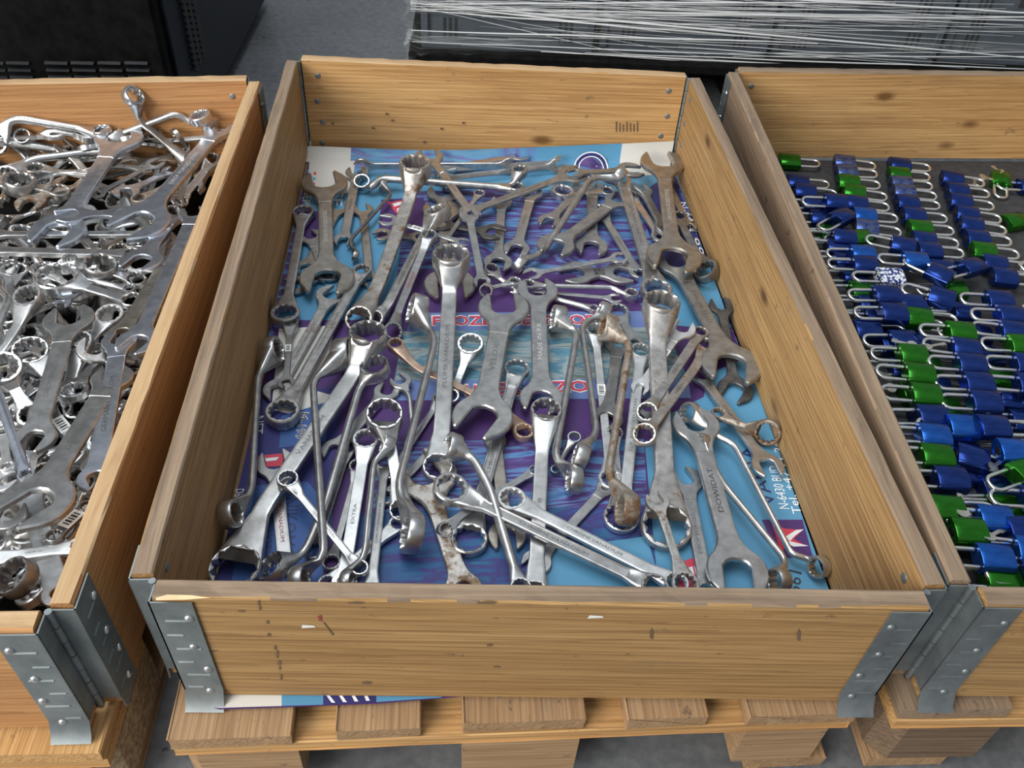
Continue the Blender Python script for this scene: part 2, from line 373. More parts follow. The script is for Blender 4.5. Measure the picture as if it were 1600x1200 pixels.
def bracket(parent, loc, c, e1, o1, e2, o2, mat):
    """folded sheet-metal corner: a flange on each board, wrapped round the board ends, hinged at the inner corner"""
    up = V((0, 0, 1)); g = .0016; F_ = .043
    for e, o, oe in ((e1, o1, e2), (e2, o2, e1)):
        mb = MB()
        def strip(pts, nrm, z0, z1, lip=0.0, flare=0.0):
            zs = [z0, z0 + .005, z0 + .022, z1] if lip else [z0, z1]
            rows = []
            for k, z in enumerate(zs):
                off = (lip, lip * .6, .0, 0)[k] if lip else 0
                f_ = [p + nrm * off + up * z for p in pts]; bk = [p + nrm * (off - g) + up * z for p in pts][::-1]
                rows.append(f_ + bk)
            mb.grid(rows)
        A = c + e * F_ + o * (TH + g * 1.6); B = c + e * .002 + o * (TH + g * 1.6); D = c + e * .002 + o * .0015
        strip([A, (A + B) / 2, B], o, .0015, CH - .004, .015 if abs(o.y) > .7 else .0015)
        strip([B, D], -e, .022, CH - .004)
        for k in range(6):                                            # pressed ribs
            z = .03 + k * .026
            q = c + e * (.008 + (k % 2) * .004) + o * (TH + g * 1.6); w_ = .016 + (k % 2) * .008
            rows = [[q + e * (s * w_) + up * (z - .0016), q + e * (s * w_) + up * z + o * .0012, q + e * (s * w_) + up * (z + .0016)] for s in (0, .15, .85, 1)]
            mb.grid(rows, True, True)
        br = MB(); br.v = [v - V(loc) for v in mb.v]; br.f = mb.f
        bo = br.build('corner_bracket', MATS[mat], parent, 35)
        for k, z in enumerate((.022, .068, .112, .165)):
            m2 = MB(); dome(m2, c + e * (.029 + (k % 2) * .006) + o * (TH + g * 1.7) + up * z - V(loc), o, .0048, .003); m2.build('bolt', MATS['bolt' if mat == 'zinc' else 'zinc_old'], bo, 50)
            m3 = MB(); dome(m3, c + e * (.029 + (k % 2) * .006) - o * .0003 + up * z - V(loc), -o, .0058, .0012); m3.build('bolt', MATS['zinc'], bo, 50)
    hb = MB(); q = c - V(loc)
    for k in range(7):
        z0 = .012 + k * .026; hb.tube([q + up * z0, q + up * (z0 + .0245)], .0040 if k % 2 else .0036, 10)
    hb.build('hinge', MATS[mat], parent, 40)
def collar(label, cs, mats, edges, bmats):
    cs = [V((x, y, 0)) for x, y in cs]; loc = (cs[0] + cs[2]) / 2; r = empty('pallet_collar', loc); tag(r, label, 'pallet collar', 'wooden pallet collars')
    for i in range(4): board(r, loc, cs[i], cs[(i + 1) % 4], mats[i], edges[i])
    for i in range(4):
        c = cs[i]; e1 = (cs[(i + 1) % 4] - c).normalized(); e2 = (cs[i - 1] - c).normalized()
        o1 = V((e1.y, -e1.x, 0)); o2 = V((-e2.y, e2.x, 0))
        bracket(r, loc, c, e1, o1, e2, o2, bmats[i])
    return r
MID = [(0, 0), (.76, 0), (.712, 1.169), (-.048, 1.173)]
LEFT = [(-.845, -.06), (-.085, -.035), (-.121, 1.076), (-.88, .975)]
RIGHT = [(.809, .006), (1.569, .008), (1.576, 1.25), (.816, 1.204)]
cm = collar('wooden pallet collar around the wrenches laid out on printed carton sheets', MID, ['pine', 'pine', 'pine_light', 'pine'], ['worn_edge', 'worn_edge', 'worn_edge_fresh', 'worn_edge'], ['zinc', 'zinc_old', 'zinc', 'zinc'])
cl = collar('orange-toned wooden pallet collar filled with a heap of wrenches', LEFT, ['pine_orange', 'pine_orange', 'pine_orange', 'pine_orange'], ['worn_edge_fresh', 'worn_edge_fresh', 'worn_edge_fresh', 'worn_edge_fresh'], ['zinc', 'zinc', 'zinc_old', 'zinc'])
cr = collar('weathered wooden pallet collar around the blue and green padlocks', RIGHT, ['pine', 'pine', 'pine_light', 'pine_grey'], ['worn_edge', 'worn_edge', 'worn_edge', 'worn_edge'], ['zinc_old', 'zinc', 'zinc', 'zinc'])
# two torn paper scraps stuck to the front board
for (px, py, w_, h_) in ((482, 979, .014, .006), (931, 964, .016, .006)):
    d = CR @ V(((px - 800) / F, -(py - 600) / F, -1)); q = CAM + d * ((-TH - .0006 - CAM.y) / d.y)
    o = mk('paper_scrap', [(-w_ / 2, 0, -h_ / 2), (w_ / 2, 0, -h_ * .2), (w_ * .4, 0, h_ * .3), (-w_ * .4, 0, h_ / 2)], [[0, 1, 2, 3]], MATS['sticker']); o.location = q
    tag(o, 'torn white paper scrap ' + ('near the corner bracket' if px < 600 else 'mid-way along') + ' on the front collar board', 'paper scrap')

# scuffs, ink dashes and a stamp on the boards of the middle collar
plain('grime', (.15, .095, .052), .8); plain('grime_red', (.25, .05, .04), .8); plain('raw_wood', (.72, .52, .30), .7)
def mark(pxs, val, mat, name='scuff_mark'):
    q = []
    for (px, py) in pxs:
        d = CR @ V(((px - 800) / F, -(py - 600) / F, -1)); q.append(CAM + d * ((val - CAM.y) / d.y) - cm.location)
    mk(name, q, [list(range(len(q)))], MATS[mat], cm)
FY0 = -TH - .0005
for (x, y, w_, h_) in ((404, 942, 2, 5), (406, 950, 2, 4), (418, 972, 2.5, 3), (420, 992, 3, 3), (430, 1012, 2, 4), (433, 1022, 2, 7), (436, 1036, 3, 4), (437, 1044, 2, 3), (439, 1058, 2, 5), (377, 955, 6, 1.6), (556, 942, 14, 2), (760, 942, 16, 2.5), (573, 1067, 8, 2.5), (765, 1008, 5, 2), (776, 1042, 6, 1.5), (1248, 992, 3, 10), (1018, 990, 3, 9)):
    mark([(x - w_, y - h_ * .3), (x, y - h_), (x + w_, y - h_ * .4), (x + w_ * .7, y + h_), (x - w_ * .8, y + h_ * .8)], FY0, 'grime')
mark([(496, 963), (502, 961), (503, 971), (498, 970)], FY0, 'grime_red'); mark([(504, 972), (506, 972), (522, 992), (519, 993)], FY0, 'grime')
for k in range(7): mark([(962 + k * 5.5, 190 + (k % 3) * 2), (964 + k * 5.5, 190 + (k % 3) * 2), (964 + k * 5.5, 206), (962 + k * 5.5, 206)], 1.1685, 'grime', 'stamp')
for (x, y) in ((604, 178), (613, 188), (724, 192), (520, 193), (583, 200), (690, 201), (663, 222)): mark([(x - 3, y), (x, y - 2), (x + 3, y), (x, y + 2.5)], 1.1685, 'grime')
q = [at(x, y, CH + .0032) for x, y in ((243, 934), (262, 929), (300, 930), (330, 934), (290, 937), (244, 938))]
mk('splinter', [p_ - cm.location for p_ in q], [list(range(6))], MATS['raw_wood'], cm)

# liners in the neighbouring collars
def liner(name, cs, mat, label, z=.002, inset=.004):
    c = sum((V((*q, 0)) for q in cs), V()) / 4
    vs = [V((*q, 0)) + (c - V((*q, 0))).normalized() * inset for q in cs]
    top = [V((v.x, v.y, z)) for v in vs]; bot = [V((v.x, v.y, .0002)) for v in vs]
    o = MB().grid([bot, top]).build(name, MATS[mat]); tag(o, label, 'liner'); return o
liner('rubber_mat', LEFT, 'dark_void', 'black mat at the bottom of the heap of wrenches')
liner('rubber_mat', RIGHT, 'mat_black', 'dark grey mat under the padlocks')

# ------------------------------------------------------------------ printed carton sheets in the middle collar
ZC = [0.0]
def flat_patch(name, pxs, z, mat, parent):
    ZC[0] += .00003; z += ZC[0] % .0003
    pts = [at(x, y, z) for x, y in pxs]; c = parent.location
    return mk(name, [p - c for p in pts], [list(range(len(pts)))], MATS[mat], parent)
TXO = {}
def outline_vf(s, off):
    k = (s, off)
    if k not in TXO:
        c = bpy.data.curves.new('t', 'FONT'); c.body = s; c.align_x = 'CENTER'; c.align_y = 'CENTER'; c.resolution_u = 2; c.offset = off
        o = bpy.data.objects.new('t', c); COL.objects.link(o)
        me = bpy.data.meshes.new_from_object(o.evaluated_get(bpy.context.evaluated_depsgraph_get()))
        vs = [v.co.copy() for v in me.vertices]; fs = [list(q.vertices) for q in me.polygons]
        bpy.data.objects.remove(o); bpy.data.curves.remove(c); bpy.data.meshes.remove(me)
        x0 = min(v.x for v in vs); x1 = max(v.x for v in vs); y0 = min(v.y for v in vs); y1 = max(v.y for v in vs)
        TXO[k] = ([V((v.x - (x0 + x1) / 2, v.y - (y0 + y1) / 2, 0)) for v in vs], fs, x1 - x0, y1 - y0)
    return TXO[k]
def ptext(s, p0, p1, hgt, z, mat, parent, off=0.0, name='print_lettering', flip=False):
    """flat print from pixel p0 to p1 (reading direction), letters hgt metres high"""
    a = at(*p0, z); b = at(*p1, z); ex = (b - a); L = ex.length; ex.normalize(); ey = V((0, 0, 1)).cross(ex)
    if flip: ey = -ey
    vs, fs, w_, h_ = outline_vf(s, off)
    c = (a + b) / 2 - parent.location
    return mk(name, [c + ex * (v.x * L / w_) + ey * (v.y * hgt / h_) for v in vs], fs, MATS[mat], parent)

def sheet(label, edge_pts, z, mat, th=.0012):
    pts = [V(p) for p in edge_pts]; c = sum(pts, V()) / len(pts); c.z = 0
    root = empty('carton_sheet', c); tag(root, label, 'carton sheet')
    MB().grid([[V((p.x, p.y, z - th)) - c for p in pts], [V((p.x, p.y, z)) - c for p in pts]]).build('carton', MATS[mat], root)
    return root
Z1, Z2 = .0028, .0046
s1 = sheet('printed carton sheet curling up against the back board, with white corners and a round emblem', [(-.022, .56, 0), (.737, .56, 0), (.713, 1.13, 0), (-.042, 1.13, 0)], Z1, 'print_wave')
# part that bends up the back board
def xb(x, y): return x - .048 * (y / 1.17)
cols = [0, .03, .06, .088, .0885, .16, .24, .32, .40, .47, .54, .60, .645, .6455, .70, .752]
prof = lambda u: [(1.128, 0), (1.142, .001), (1.153, .006), (1.159, .013), (1.161, .013 + (.004 + .042 * max(0, (u - .25) / .5) ** 1.1))]
rows = [[V((xb(u, 1.15), y + random.uniform(-.001, .001), Z1 + z)) - s1.location for (y, z) in prof(u)] for u in cols]
fl = MB().grid(rows, False, False).build('back_flap', None, s1)
for k in ('print_white', 'print_sky_wave', 'print_sky'): fl.data.materials.append(MATS[k])
nr = 4
for i, f in enumerate(fl.data.polygons):
    u = cols[i // nr]; f.material_index = 0 if (u < .0884 or u > .6452) else (1 if u < .42 else 2)
fl.data.shade_smooth()
z = Z1 + .0004
flat_patch('print_panel', [(428, 512), (448, 440), (478, 300), (486, 262), (552, 262), (640, 262), (630, 330), (622, 420), (604, 512)], z, 'print_sky', s1)
flat_patch('print_panel', [(640, 262), (1045, 262), (1052, 290), (990, 300), (760, 296), (634, 300)], z, 'print_sky', s1)
flat_patch('print_panel', [(604, 512), (622, 425), (760, 415), (970, 440), (1032, 512)], z, 'print_purple', s1)
flat_patch('print_panel', [(1012, 360), (1004, 300), (1050, 268), (1100, 400), (1040, 430)], z, 'print_navy', s1)
flat_patch('print_panel', [(1030, 512), (1030, 430), (1104, 400), (1142, 512)], z, 'print_sky', s1)
z += .0003
flat_patch('print_panel', [(484, 251), (555, 251), (549, 302), (478, 302)], z, 'print_white', s1)
flat_patch('print_panel', [(996, 251), (1058, 250), (1062, 272), (1000, 274)], z, 'print_white', s1)
flat_patch('print_panel', [(555, 251), (830, 251), (830, 270), (553, 270)], z, 'print_sky_wave', s1)
flat_patch('print_panel', [(596, 312), (662, 308), (664, 372), (590, 376)], z, 'print_purple', s1)
flat_patch('print_panel', [(470, 330), (500, 330), (494, 382), (460, 382)], z, 'print_purple', s1)
z += .0003
flat_patch('print_logo', [(606, 316), (634, 312), (640, 322), (628, 338), (618, 332)], z, 'print_red', s1)
flat_patch('print_logo', [(612, 318), (628, 315), (626, 320), (616, 323)], z + .0003, 'print_text_white', s1)
flat_patch('print_logo', [(620, 326), (630, 322), (626, 331), (621, 332)], z + .0003, 'print_text_white', s1)
ptext('SEPEN', (482, 300), (474, 335), .016, z, 'print_text_white', s1)
ptext('SE', (529, 298), (526, 322), .02, z, 'print_text_white', s1)
ptext('N-6430', (1066, 316), (1088, 362), .014, z, 'print_text_white', s1)
ptext('8 98', (1076, 350), (1096, 398), .014, z, 'print_text_white', s1)
for k, (px, py, mt) in enumerate(((492, 271, 'print_red'), (491, 279, 'print_cyan'), (490, 287, 'print_red'))):
    flat_patch('colour_patch', [(px - 2, py - 2), (px + 2, py - 2), (px + 2, py + 2), (px - 2, py + 2)], z, mt, s1)
# round emblem: half on the floor, half up the flap
def emblem(cx, yy0, R0, parent):
    """ring on the flap and the floor in front of it"""
    Y = 1.1500
    def pos(a, r):
        t = r * math.sin(a); x = xb(cx, 1.15) + r * math.cos(a)
        s_ = yy0 + t                                                  # distance along the carton, 0 at the fold
        if s_ < 0: return V((x, 1.128 + s_ * 1.0, Z1 + .0011)) - parent.location
        if s_ < .022: return V((x, 1.128 + s_ * 1.05, Z1 + .0014 + max(0, s_ - .010) * .40)) - parent.location
        return V((x, 1.1515 + (s_ - .022) * .20, Z1 + .0062 + (s_ - .022) * .95)) - parent.location
    def ring(r0, r1, mt, dz, a0=0, a1=2 * math.pi, n=36):
        A = [[pos(a0 + (a1 - a0) * k / n, r0) + V((0, -dz, dz)), pos(a0 + (a1 - a0) * k / n, r1) + V((0, -dz, dz))] for k in range(n + 1)]
        MB().grid(A, False, False).build('print_logo', MATS[mt], parent)
    ring(R0 * .92, R0, 'print_text_white', .0004); ring(R0 * .74, R0 * .92, 'print_navy', .0004); ring(R0 * .68, R0 * .74, 'print_text_white', .0004)
    ring(.0005, R0 * .68, 'print_wave', .0004)
    ring(R0 * .2, R0 * .45, 'print_text_white', .0007, rad(200), rad(330), 12); ring(R0 * .30, R0 * .38, 'print_text_white', .0007, rad(20), rad(120), 12)
emblem(.585, .012, .036, s1)

s2 = sheet('printed frozen seafood carton sheet reaching out under the front board', [(.004, -.030, 0), (.039, -.0362, 0), (.104, -.0332, 0), (.206, -.0282, 0), (.30, -.0190, 0), (.31, -.012, 0), (.752, -.010, 0), (.732, .625, 0), (.60, .640, 0), (.28, .655, 0), (.10, .625, 0), (-.016, .620, 0)], Z2, 'print_purple')
z = Z2 + .0004
flat_patch('print_panel', [(640, 489), (1010, 486), (1012, 513), (760, 515), (740, 517), (636, 518)], z, 'print_band', s2)
flat_patch('print_panel', [(630, 518), (740, 517), (760, 515), (1040, 511), (1075, 592), (616, 594)], z, 'print_fish', s2)
flat_patch('print_panel', [(616, 594), (1075, 592), (1080, 622), (610, 626)], z, 'print_band', s2)
flat_patch('print_panel', [(600, 690), (1006, 686), (1012, 790), (575, 800)], z, 'print_wave', s2)
flat_patch('print_panel', [(560, 800), (1012, 790), (1040, 935), (505, 935)], z, 'print_deep', s2)
flat_patch('print_panel', [(1008, 700), (1040, 650), (1100, 620), (1105, 585), (1165, 560), (1300, 935), (1030, 935)], z, 'print_sky', s2)
flat_patch('print_panel', [(408, 625), (540, 600), (520, 720), (470, 935), (330, 935)], z, 'print_navy', s2)
z += .0003
flat_patch('print_panel', [(436, 514), (524, 508), (512, 560), (492, 610), (520, 618), (510, 660), (424, 640)], z, 'print_white', s2)
flat_patch('print_panel', [(440, 650), (520, 625), (508, 690), (436, 700)], z, 'print_mid', s2)
flat_patch('print_panel', [(386, 760), (480, 752), (520, 800), (500, 930), (358, 930)], z, 'print_mid', s2)
flat_patch('print_panel', [(1190, 812), (1254, 812), (1270, 870), (1218, 872)], z, 'print_purple', s2)
flat_patch('print_panel', [(1060, 880), (1092, 868), (1094, 918), (1060, 918)], z, 'print_red', s2)
flat_patch('print_panel', [(845, 860), (1010, 838), (1040, 934), (845, 934)], z, 'print_sky', s2)
z += .0003
flat_patch('print_logo', [(1206, 818), (1226, 826), (1254, 828), (1240, 842), (1258, 852), (1226, 852), (1222, 868)], z, 'print_red', s2)
flat_patch('print_logo', [(1228, 838), (1244, 828), (1256, 827), (1242, 837), (1234, 846)], z + .0003, 'print_text_white', s2)
flat_patch('print_logo', [(1224, 846), (1236, 846), (1264, 853), (1240, 854)], z + .0003, 'print_text_white', s2)
flat_patch('print_logo', [(402, 712), (445, 708), (440, 728), (404, 730)], z, 'print_red', s2)
flat_patch('print_logo', [(414, 716), (436, 714), (432, 719), (416, 721)], z + .0003, 'print_text_white', s2)
for k in range(3): flat_patch('print_logo', [(1066 + k * 9, 890 - k * 3), (1073 + k * 9, 888 - k * 3), (1076 + k * 9, 900 - k * 3), (1069 + k * 9, 902 - k * 3)], z, 'print_text_white', s2)
for k in range(4): flat_patch('colour_patch', [(449 - k * 1.2, 545 + k * 11), (454 - k * 1.2, 545 + k * 11), (453 - k * 1.2, 551 + k * 11), (448 - k * 1.2, 551 + k * 11)], z, ['ink', 'print_cyan', 'print_red', 'ink'][k], s2)
ptext('FROZEN SEAFOOD', (674, 501), (938, 499), .029, z, 'print_text_white', s2, .055)
ptext('FROZEN SEAFOOD', (676, 501), (936, 499), .024, z + .0003, 'print_red', s2, .022)
for s_, a, b in (('H', (728, 610), (744, 610)), ('E', (778, 607), (790, 607)), ('S', (802, 609), (814, 609)), ('ZO', (862, 604), (920, 603))):
    ptext(s_, (a[0] - 2, a[1]), (b[0] + 2, b[1]), .029, z, 'print_text_white', s2, .055); ptext(s_, a, b, .024, z + .0003, 'print_red', s2, .022)
ptext('M-199', (476, 644), (467, 686), .013, z, 'print_text_white', s2, .04); ptext('M-199', (476, 645), (467, 685), .011, z + .0003, 'print_text_black', s2)
ptext('NET', (405, 650), (403, 678), .013, z, 'print_text_white', s2)
ptext('Distribution', (375, 764), (366, 812), .011, z, 'print_text_white', s2)
ptext('NIKOMA', (454, 778), (444, 872), .024, z, 'print_text_navy', s2)
ptext('NORWAY', (418, 828), (413, 896), .014, z, 'print_text_navy', s2)
ptext('N-6430 BUD', (1226, 795), (1208, 728), .014, z, 'print_text_white', s2)
ptext('Tel. +47 71 26', (1246, 803), (1212, 690), .012, z, 'print_text_white', s2)
ptext('VAERA', (1204, 790), (1164, 698), .018, z, 'print_text_navy', s2)
ptext('199', (1243, 892), (1240, 926), .016, z, 'print_text_black', s2)
zf = Z2 + .0004                                                      # the strip showing under the front board
flat_patch('print_panel', [(298, 1099), (344, 1106), (440, 1103), (440, 1076), (290, 1076)], zf, 'print_white', s2)
flat_patch('print_panel', [(440, 1103), (505, 1101), (505, 1076), (440, 1076)], zf, 'print_sky', s2)
flat_patch('print_panel', [(505, 1101), (588, 1097), (588, 1076), (505, 1076)], zf, 'print_navy', s2)
flat_patch('print_panel', [(588, 1097), (690, 1090), (690, 1076), (588, 1076)], zf, 'print_sky', s2)
for k in range(4): flat_patch('print_logo', [(508 + k * 20, 1084), (513 + k * 20, 1084), (524 + k * 18, 1098 - k), (518 + k * 18, 1098 - k)], zf + .0003, 'print_text_white', s2)

# ------------------------------------------------------------------ black machine cabinet behind the heap
def hit(px, py, ax, val):
    d = CR @ V(((px - 800) / F, -(py - 600) / F, -1)); return CAM + d * ((val - CAM[ax]) / d[ax])
mr = empty('machine_cabinet', (-.8, 1.9, FZ)); tag(mr, 'black machine cabinet with louvred panels standing behind the heap of wrenches', 'cabinet')
ml = mr.location
mb = MB().box((-.80, 1.86, .52), (.86, 1.0, 1.30), .008); mb.v = [v - ml for v in mb.v]; mb.build('body', MATS['black_plastic'], mr)
mb = MB().box((-.366, 1.875, .50), (.008, .95, 1.22), .002); mb.v = [v - ml for v in mb.v]; mb.build('side_panel', MATS['black_side'], mr)
mb = MB().box((-.80, 1.855, -.127), (.80, .94, .04), .002); mb.v = [v - ml for v in mb.v]; mb.build('plinth', MATS['dark_void'], mr)
for g, x0 in enumerate((-30, 10, 70, 111, 153, 195)):                  # front louvres
    for k in range(4):
        a = hit(x0 + k * 3, 97 + k * 11, 1, 1.358); b = hit(x0 + 36 + k * 3, 98 + k * 11, 1, 1.358)
        q = [a + V((0, 0, .0022)), b + V((0, 0, .0022)), b + V((0, -.006, -.0022)), a + V((0, -.006, -.0022))]
        mk('louvre', [p_ - ml for p_ in q] + [p_ - ml + V((0, .002, -.001)) for p_ in q], [[0, 1, 2, 3], [7, 6, 5, 4], [0, 3, 7, 4], [1, 5, 6, 2], [3, 2, 6, 7]], MATS['louvre'], mr)
a0 = hit(270, 0, 0, -.362); a1 = hit(308, 122, 0, -.362)
for j in range(18):
    for k in range(3):
        y = a1.y - .02 + k * .035; zz = .02 + j * .014
        q = [V((-.3615, y, zz)), V((-.3615, y + .026, zz + .012)), V((-.352, y + .026, zz + .007)), V((-.352, y, zz - .005))]
        mk('louvre', [p_ - ml for p_ in q] + [p_ - ml + V((-.001, 0, -.0022)) for p_ in q], [[0, 1, 2, 3], [7, 6, 5, 4], [0, 3, 7, 4], [1, 5, 6, 2], [3, 2, 6, 7]], MATS['louvre'], mr)

# ------------------------------------------------------------------ film-wrapped crates on a black pallet
pr_ = empty('plastic_pallet', (1.05, 2.1, FZ)); tag(pr_, 'black plastic pallet under the film-wrapped grey crates', 'pallet')
for (c, d) in (((1.05, 2.1, -.02), (1.86, .8, .03)), ((.20, 2.1, -.085), (.16, .76, .115)), ((1.05, 2.1, -.085), (.16, .76, .115)), ((1.90, 2.1, -.085), (.16, .76, .115))):
    mb = MB().box(c, d, .006); mb.v = [v - pr_.location for v in mb.v]; mb.build('deck' if d[2] < .05 else 'foot', MATS['dark_void'], pr_)
FY = lambda x: 1.715 + (x - .14) * .035
gap = .452
for j in range(2):
    for i in range(4):
        x0 = .150 + i * gap; x1 = x0 + gap - .012; z0 = -.003 + j * .232; h = .228; y0 = FY(x0)
        loc = V(((x0 + x1) / 2, y0 + .3, z0)); r = empty('plastic_crate', loc)
        tag(r, ('grey plastic crate in the lower' if j == 0 else 'grey plastic crate in the upper') + ' row of the film-wrapped stack', 'crate', 'crates wrapped in stretch film, ' + ('lower' if j == 0 else 'upper') + ' row')
        w_ = x1 - x0
        def P(name, c, d, mt, b=.002):
            m_ = MB().box(c, d, b); m_.build(name, MATS[mt], r)
        P('body', (0, 0, h / 2), (w_ - .016, .58, h - .01), 'crate', .008)
        P('rim', (0, 0, h - .018), (w_, .6, .03), 'crate', .003); P('base_rim', (0, 0, .010), (w_ - .006, .592, .014), 'crate', .003)
        for sx_ in (-1, 1):
            P('corner_post', (sx_ * (w_ / 2 - .012), -.292, h / 2), (.018, .02, h - .04), 'crate')
            for k in range(3):
                for (zc, zh) in ((.055, .05), (.13, .07)): P('slot', (sx_ * (w_ / 2 - .075) + (k - 1) * .014, -.2905, zc), (.007, .003, zh), 'crate_dark', .0005)
        P('handle_slot', (0, -.2905, h - .065), (.12, .003, .028), 'crate_dark', .001)
# film
fr = empty('stretch_film', (1.0, 1.7, -.01)); tag(fr, 'clear stretch film wound tightly around the grey crates', 'stretch film')
rows = []
for i in range(61):
    x = .118 + 1.85 * i / 60; r = []
    for j in range(13):
        zz = -.012 + .50 * j / 12; y = FY(x) - .012 - .004 * math.sin(i * 1.7 + j) + random.uniform(-.0015, .0015)
        r.append(V((x, y + (.02 if i == 0 else 0), zz)) - fr.location)
    rows.append(r)
fm = MB().grid(rows, False, False).build('film_face', MATS['film'], fr); fm.data.shade_smooth()
rows = [[V((.118 + .02 * math.sin(j * 1.9) * .3 - .012 * (k > 0), FY(.118) - .010 + .10 * k, -.03 + .05 * j)) - fr.location for k in range(7)] for j in range(12)]
MB().grid(rows, False, False).build('film_end', MATS['film'], fr).data.shade_smooth()
for k in range(95):
    xa = random.choice([.13, .13, .3, .6, .2]) + random.uniform(0, .5) * (k % 3 > 0); ln = random.uniform(.35, 1.5); xb_ = min(1.95, xa + ln)
    z0 = random.uniform(.0, .24); z1 = z0 + random.uniform(-.05, .035) * ln
    if k % 4 == 0: xa, z0, z1 = .13, random.uniform(.10, .14), random.uniform(.0, .16)
    pts = []; nseg = 8
    for q in range(nseg + 1):
        t = q / nseg; x = xa + (xb_ - xa) * t
        pts.append(V((x, FY(x) - .018 + random.uniform(-.001, .001), z0 + (z1 - z0) * t + random.uniform(-.0012, .0012))) - fr.location)
    w0 = random.uniform(.0003, .0010) if k % 5 else random.uniform(.0014, .0028)
    MB().tube(pts, [w0 * (.3 + .7 * math.sin(math.pi * (q + .4) / (nseg + .8))) for q in range(nseg + 1)], 5).build('film_strand', MATS['film_strand'], fr, 80)
pts = [V((.122 + .010 * math.sin(q * 2.1), FY(.12) - .018 + .006 * math.cos(q * 1.3), -.03 + q * .022)) - fr.location for q in range(14)]
MB().tube(pts, [.010 + .006 * math.sin(q * 1.9) for q in range(14)], 8).build('twisted_film', MATS['film'], fr, 80)

# ================================================================== WRENCHES
def jaw_vf(R, t, th, hw, C, X, Y, Z, gap=.46):
    """flat open-end head with slot, tips and a filleted neck"""
    P = []; c, s = math.cos(th), math.sin(th)
    J = lambda u, v: (R * (u * c - v * s), R * (u * s + v * c))
    A = lambda a, r=1.0: (R * r * math.cos(a), R * r * math.sin(a))
    back = rad(128)
    def fil(sg):
        p0 = A(sg * back); p1 = (-.93 * R, sg * (hw * 1.0 + .04 * R)); p2 = (-1.62 * R, sg * hw)
        return [((1 - u) ** 2 * p0[0] + 2 * u * (1 - u) * p1[0] + u * u * p2[0], (1 - u) ** 2 * p0[1] + 2 * u * (1 - u) * p1[1] + u * u * p2[1]) for u in (.25, .5, .75, 1)]
    P += fil(-1)[::-1]
    a0, a1 = -back, th - rad(44)
    P += [A(a0 + (a1 - a0) * k / 7) for k in range(8)]
    P += [J(.86, -.60), J(.86, -gap - .04), J(.80, -gap), J(-.16, -gap), J(-.34, -gap * .72), J(-.43, -gap * .3), J(-.43, gap * .3), J(-.34, gap * .72), J(-.16, gap), J(.80, gap), J(.86, gap + .04), J(.86, .60)]
    a0, a1 = th + rad(44), back
    P += [A(a0 + (a1 - a0) * k / 7) for k in range(8)]
    P += fil(1)
    n = len(P); b = min(t * .22, R * .05); ins = []
    for i in range(n):
        a, q, d = V(P[i - 1]), V(P[i]), V(P[(i + 1) % n])
        e1 = (q - a).normalized() if (q - a).length > 1e-9 else V((1, 0)); e2 = (d - q).normalized() if (d - q).length > 1e-9 else e1
        nn = V((-(e1.y + e2.y), e1.x + e2.x)); nn = nn.normalized() if nn.length > 1e-6 else V((-e1.y, e1.x))
        ins.append((q.x + nn.x * b, q.y + nn.y * b))
    rows = [[C + X * x + Y * y + Z * z for x, y in pts] for pts, z in ((ins, -t / 2), (P, -t / 2 + b), (P, t / 2 - b), (ins, t / 2))]
    return MB().grid(rows)
def ring_vf(R, h, C, X, Y, Z, wall=.30, n=48):
    rows = []
    for k in range(n):
        a = 2 * math.pi * k / n; ri = R * (1 - wall) * (1 + .095 * (1.0, .0, -.75, .0)[k % 4]); d = X * math.cos(a) + Y * math.sin(a)
        pr = [(ri, -.40 * h), (ri, .40 * h), (max(ri, R * (1 - wall)) + .05 * R, .5 * h), (.93 * R, .5 * h), (R, .38 * h), (R, -.38 * h), (.93 * R, -.5 * h), (max(ri, R * (1 - wall)) + .05 * R, -.5 * h)]
        rows.append([C + d * r + Z * z for r, z in pr])
    rows.append(rows[0]); return MB().grid(rows, True, False)
SEC = {}
for nm, zg in (('flat', .5), ('ibeam', .33), ('bar', .5)):
    e_ = .30 if nm != 'bar' else .42
    SEC[nm] = [(.5, -e_), (.5, e_), (.45, .47), (.36, .5), (.30, zg), (-.30, zg), (-.36, .5), (-.45, .47), (-.5, e_), (-.5, -e_), (-.45, -.47), (-.36, -.5), (-.30, -zg), (.30, -zg), (.36, -.5), (.45, -.47)]
SEC['round'] = [(.5 * math.cos(k * math.pi / 8 - .39), .5 * math.sin(k * math.pi / 8 - .39)) for k in range(16)]
RND = SEC['round'][1:] + SEC['round'][:1]
RND = [(.5 * math.cos(a), .5 * math.sin(a)) for a in [math.atan2(z * 1.0, y) for y, z in SEC['flat']]]
def smooth(u): u = max(0, min(1, u)); return u * u * (3 - 2 * u)
def clamp(P, bx, m):
    """keep a point inside a collar: slide it along the line of sight towards the viewer until it clears the boards"""
    if bx is None: return P
    cs = [V((*q, 0)) for q in bx]; d = CAM - P
    for i in range(4):
        a, b = cs[i], cs[(i + 1) % 4]; e = (b - a).normalized(); nn = V((-e.y, e.x, 0)); s_ = (P - a).dot(nn)
        if P.z < CH + .03 and s_ < m and d.dot(nn) > 1e-4: P = P + d * min(.22, ((m - s_) / d.dot(nn))); d = CAM - P
        elif s_ < m and d.dot(nn) < -1e-4:                            # beyond a board that faces away: lower it along the line of sight
            P = P - d * min((m - s_) / -d.dot(nn), max(0, (P.z - .012) / d.z)); d = CAM - P
    return P
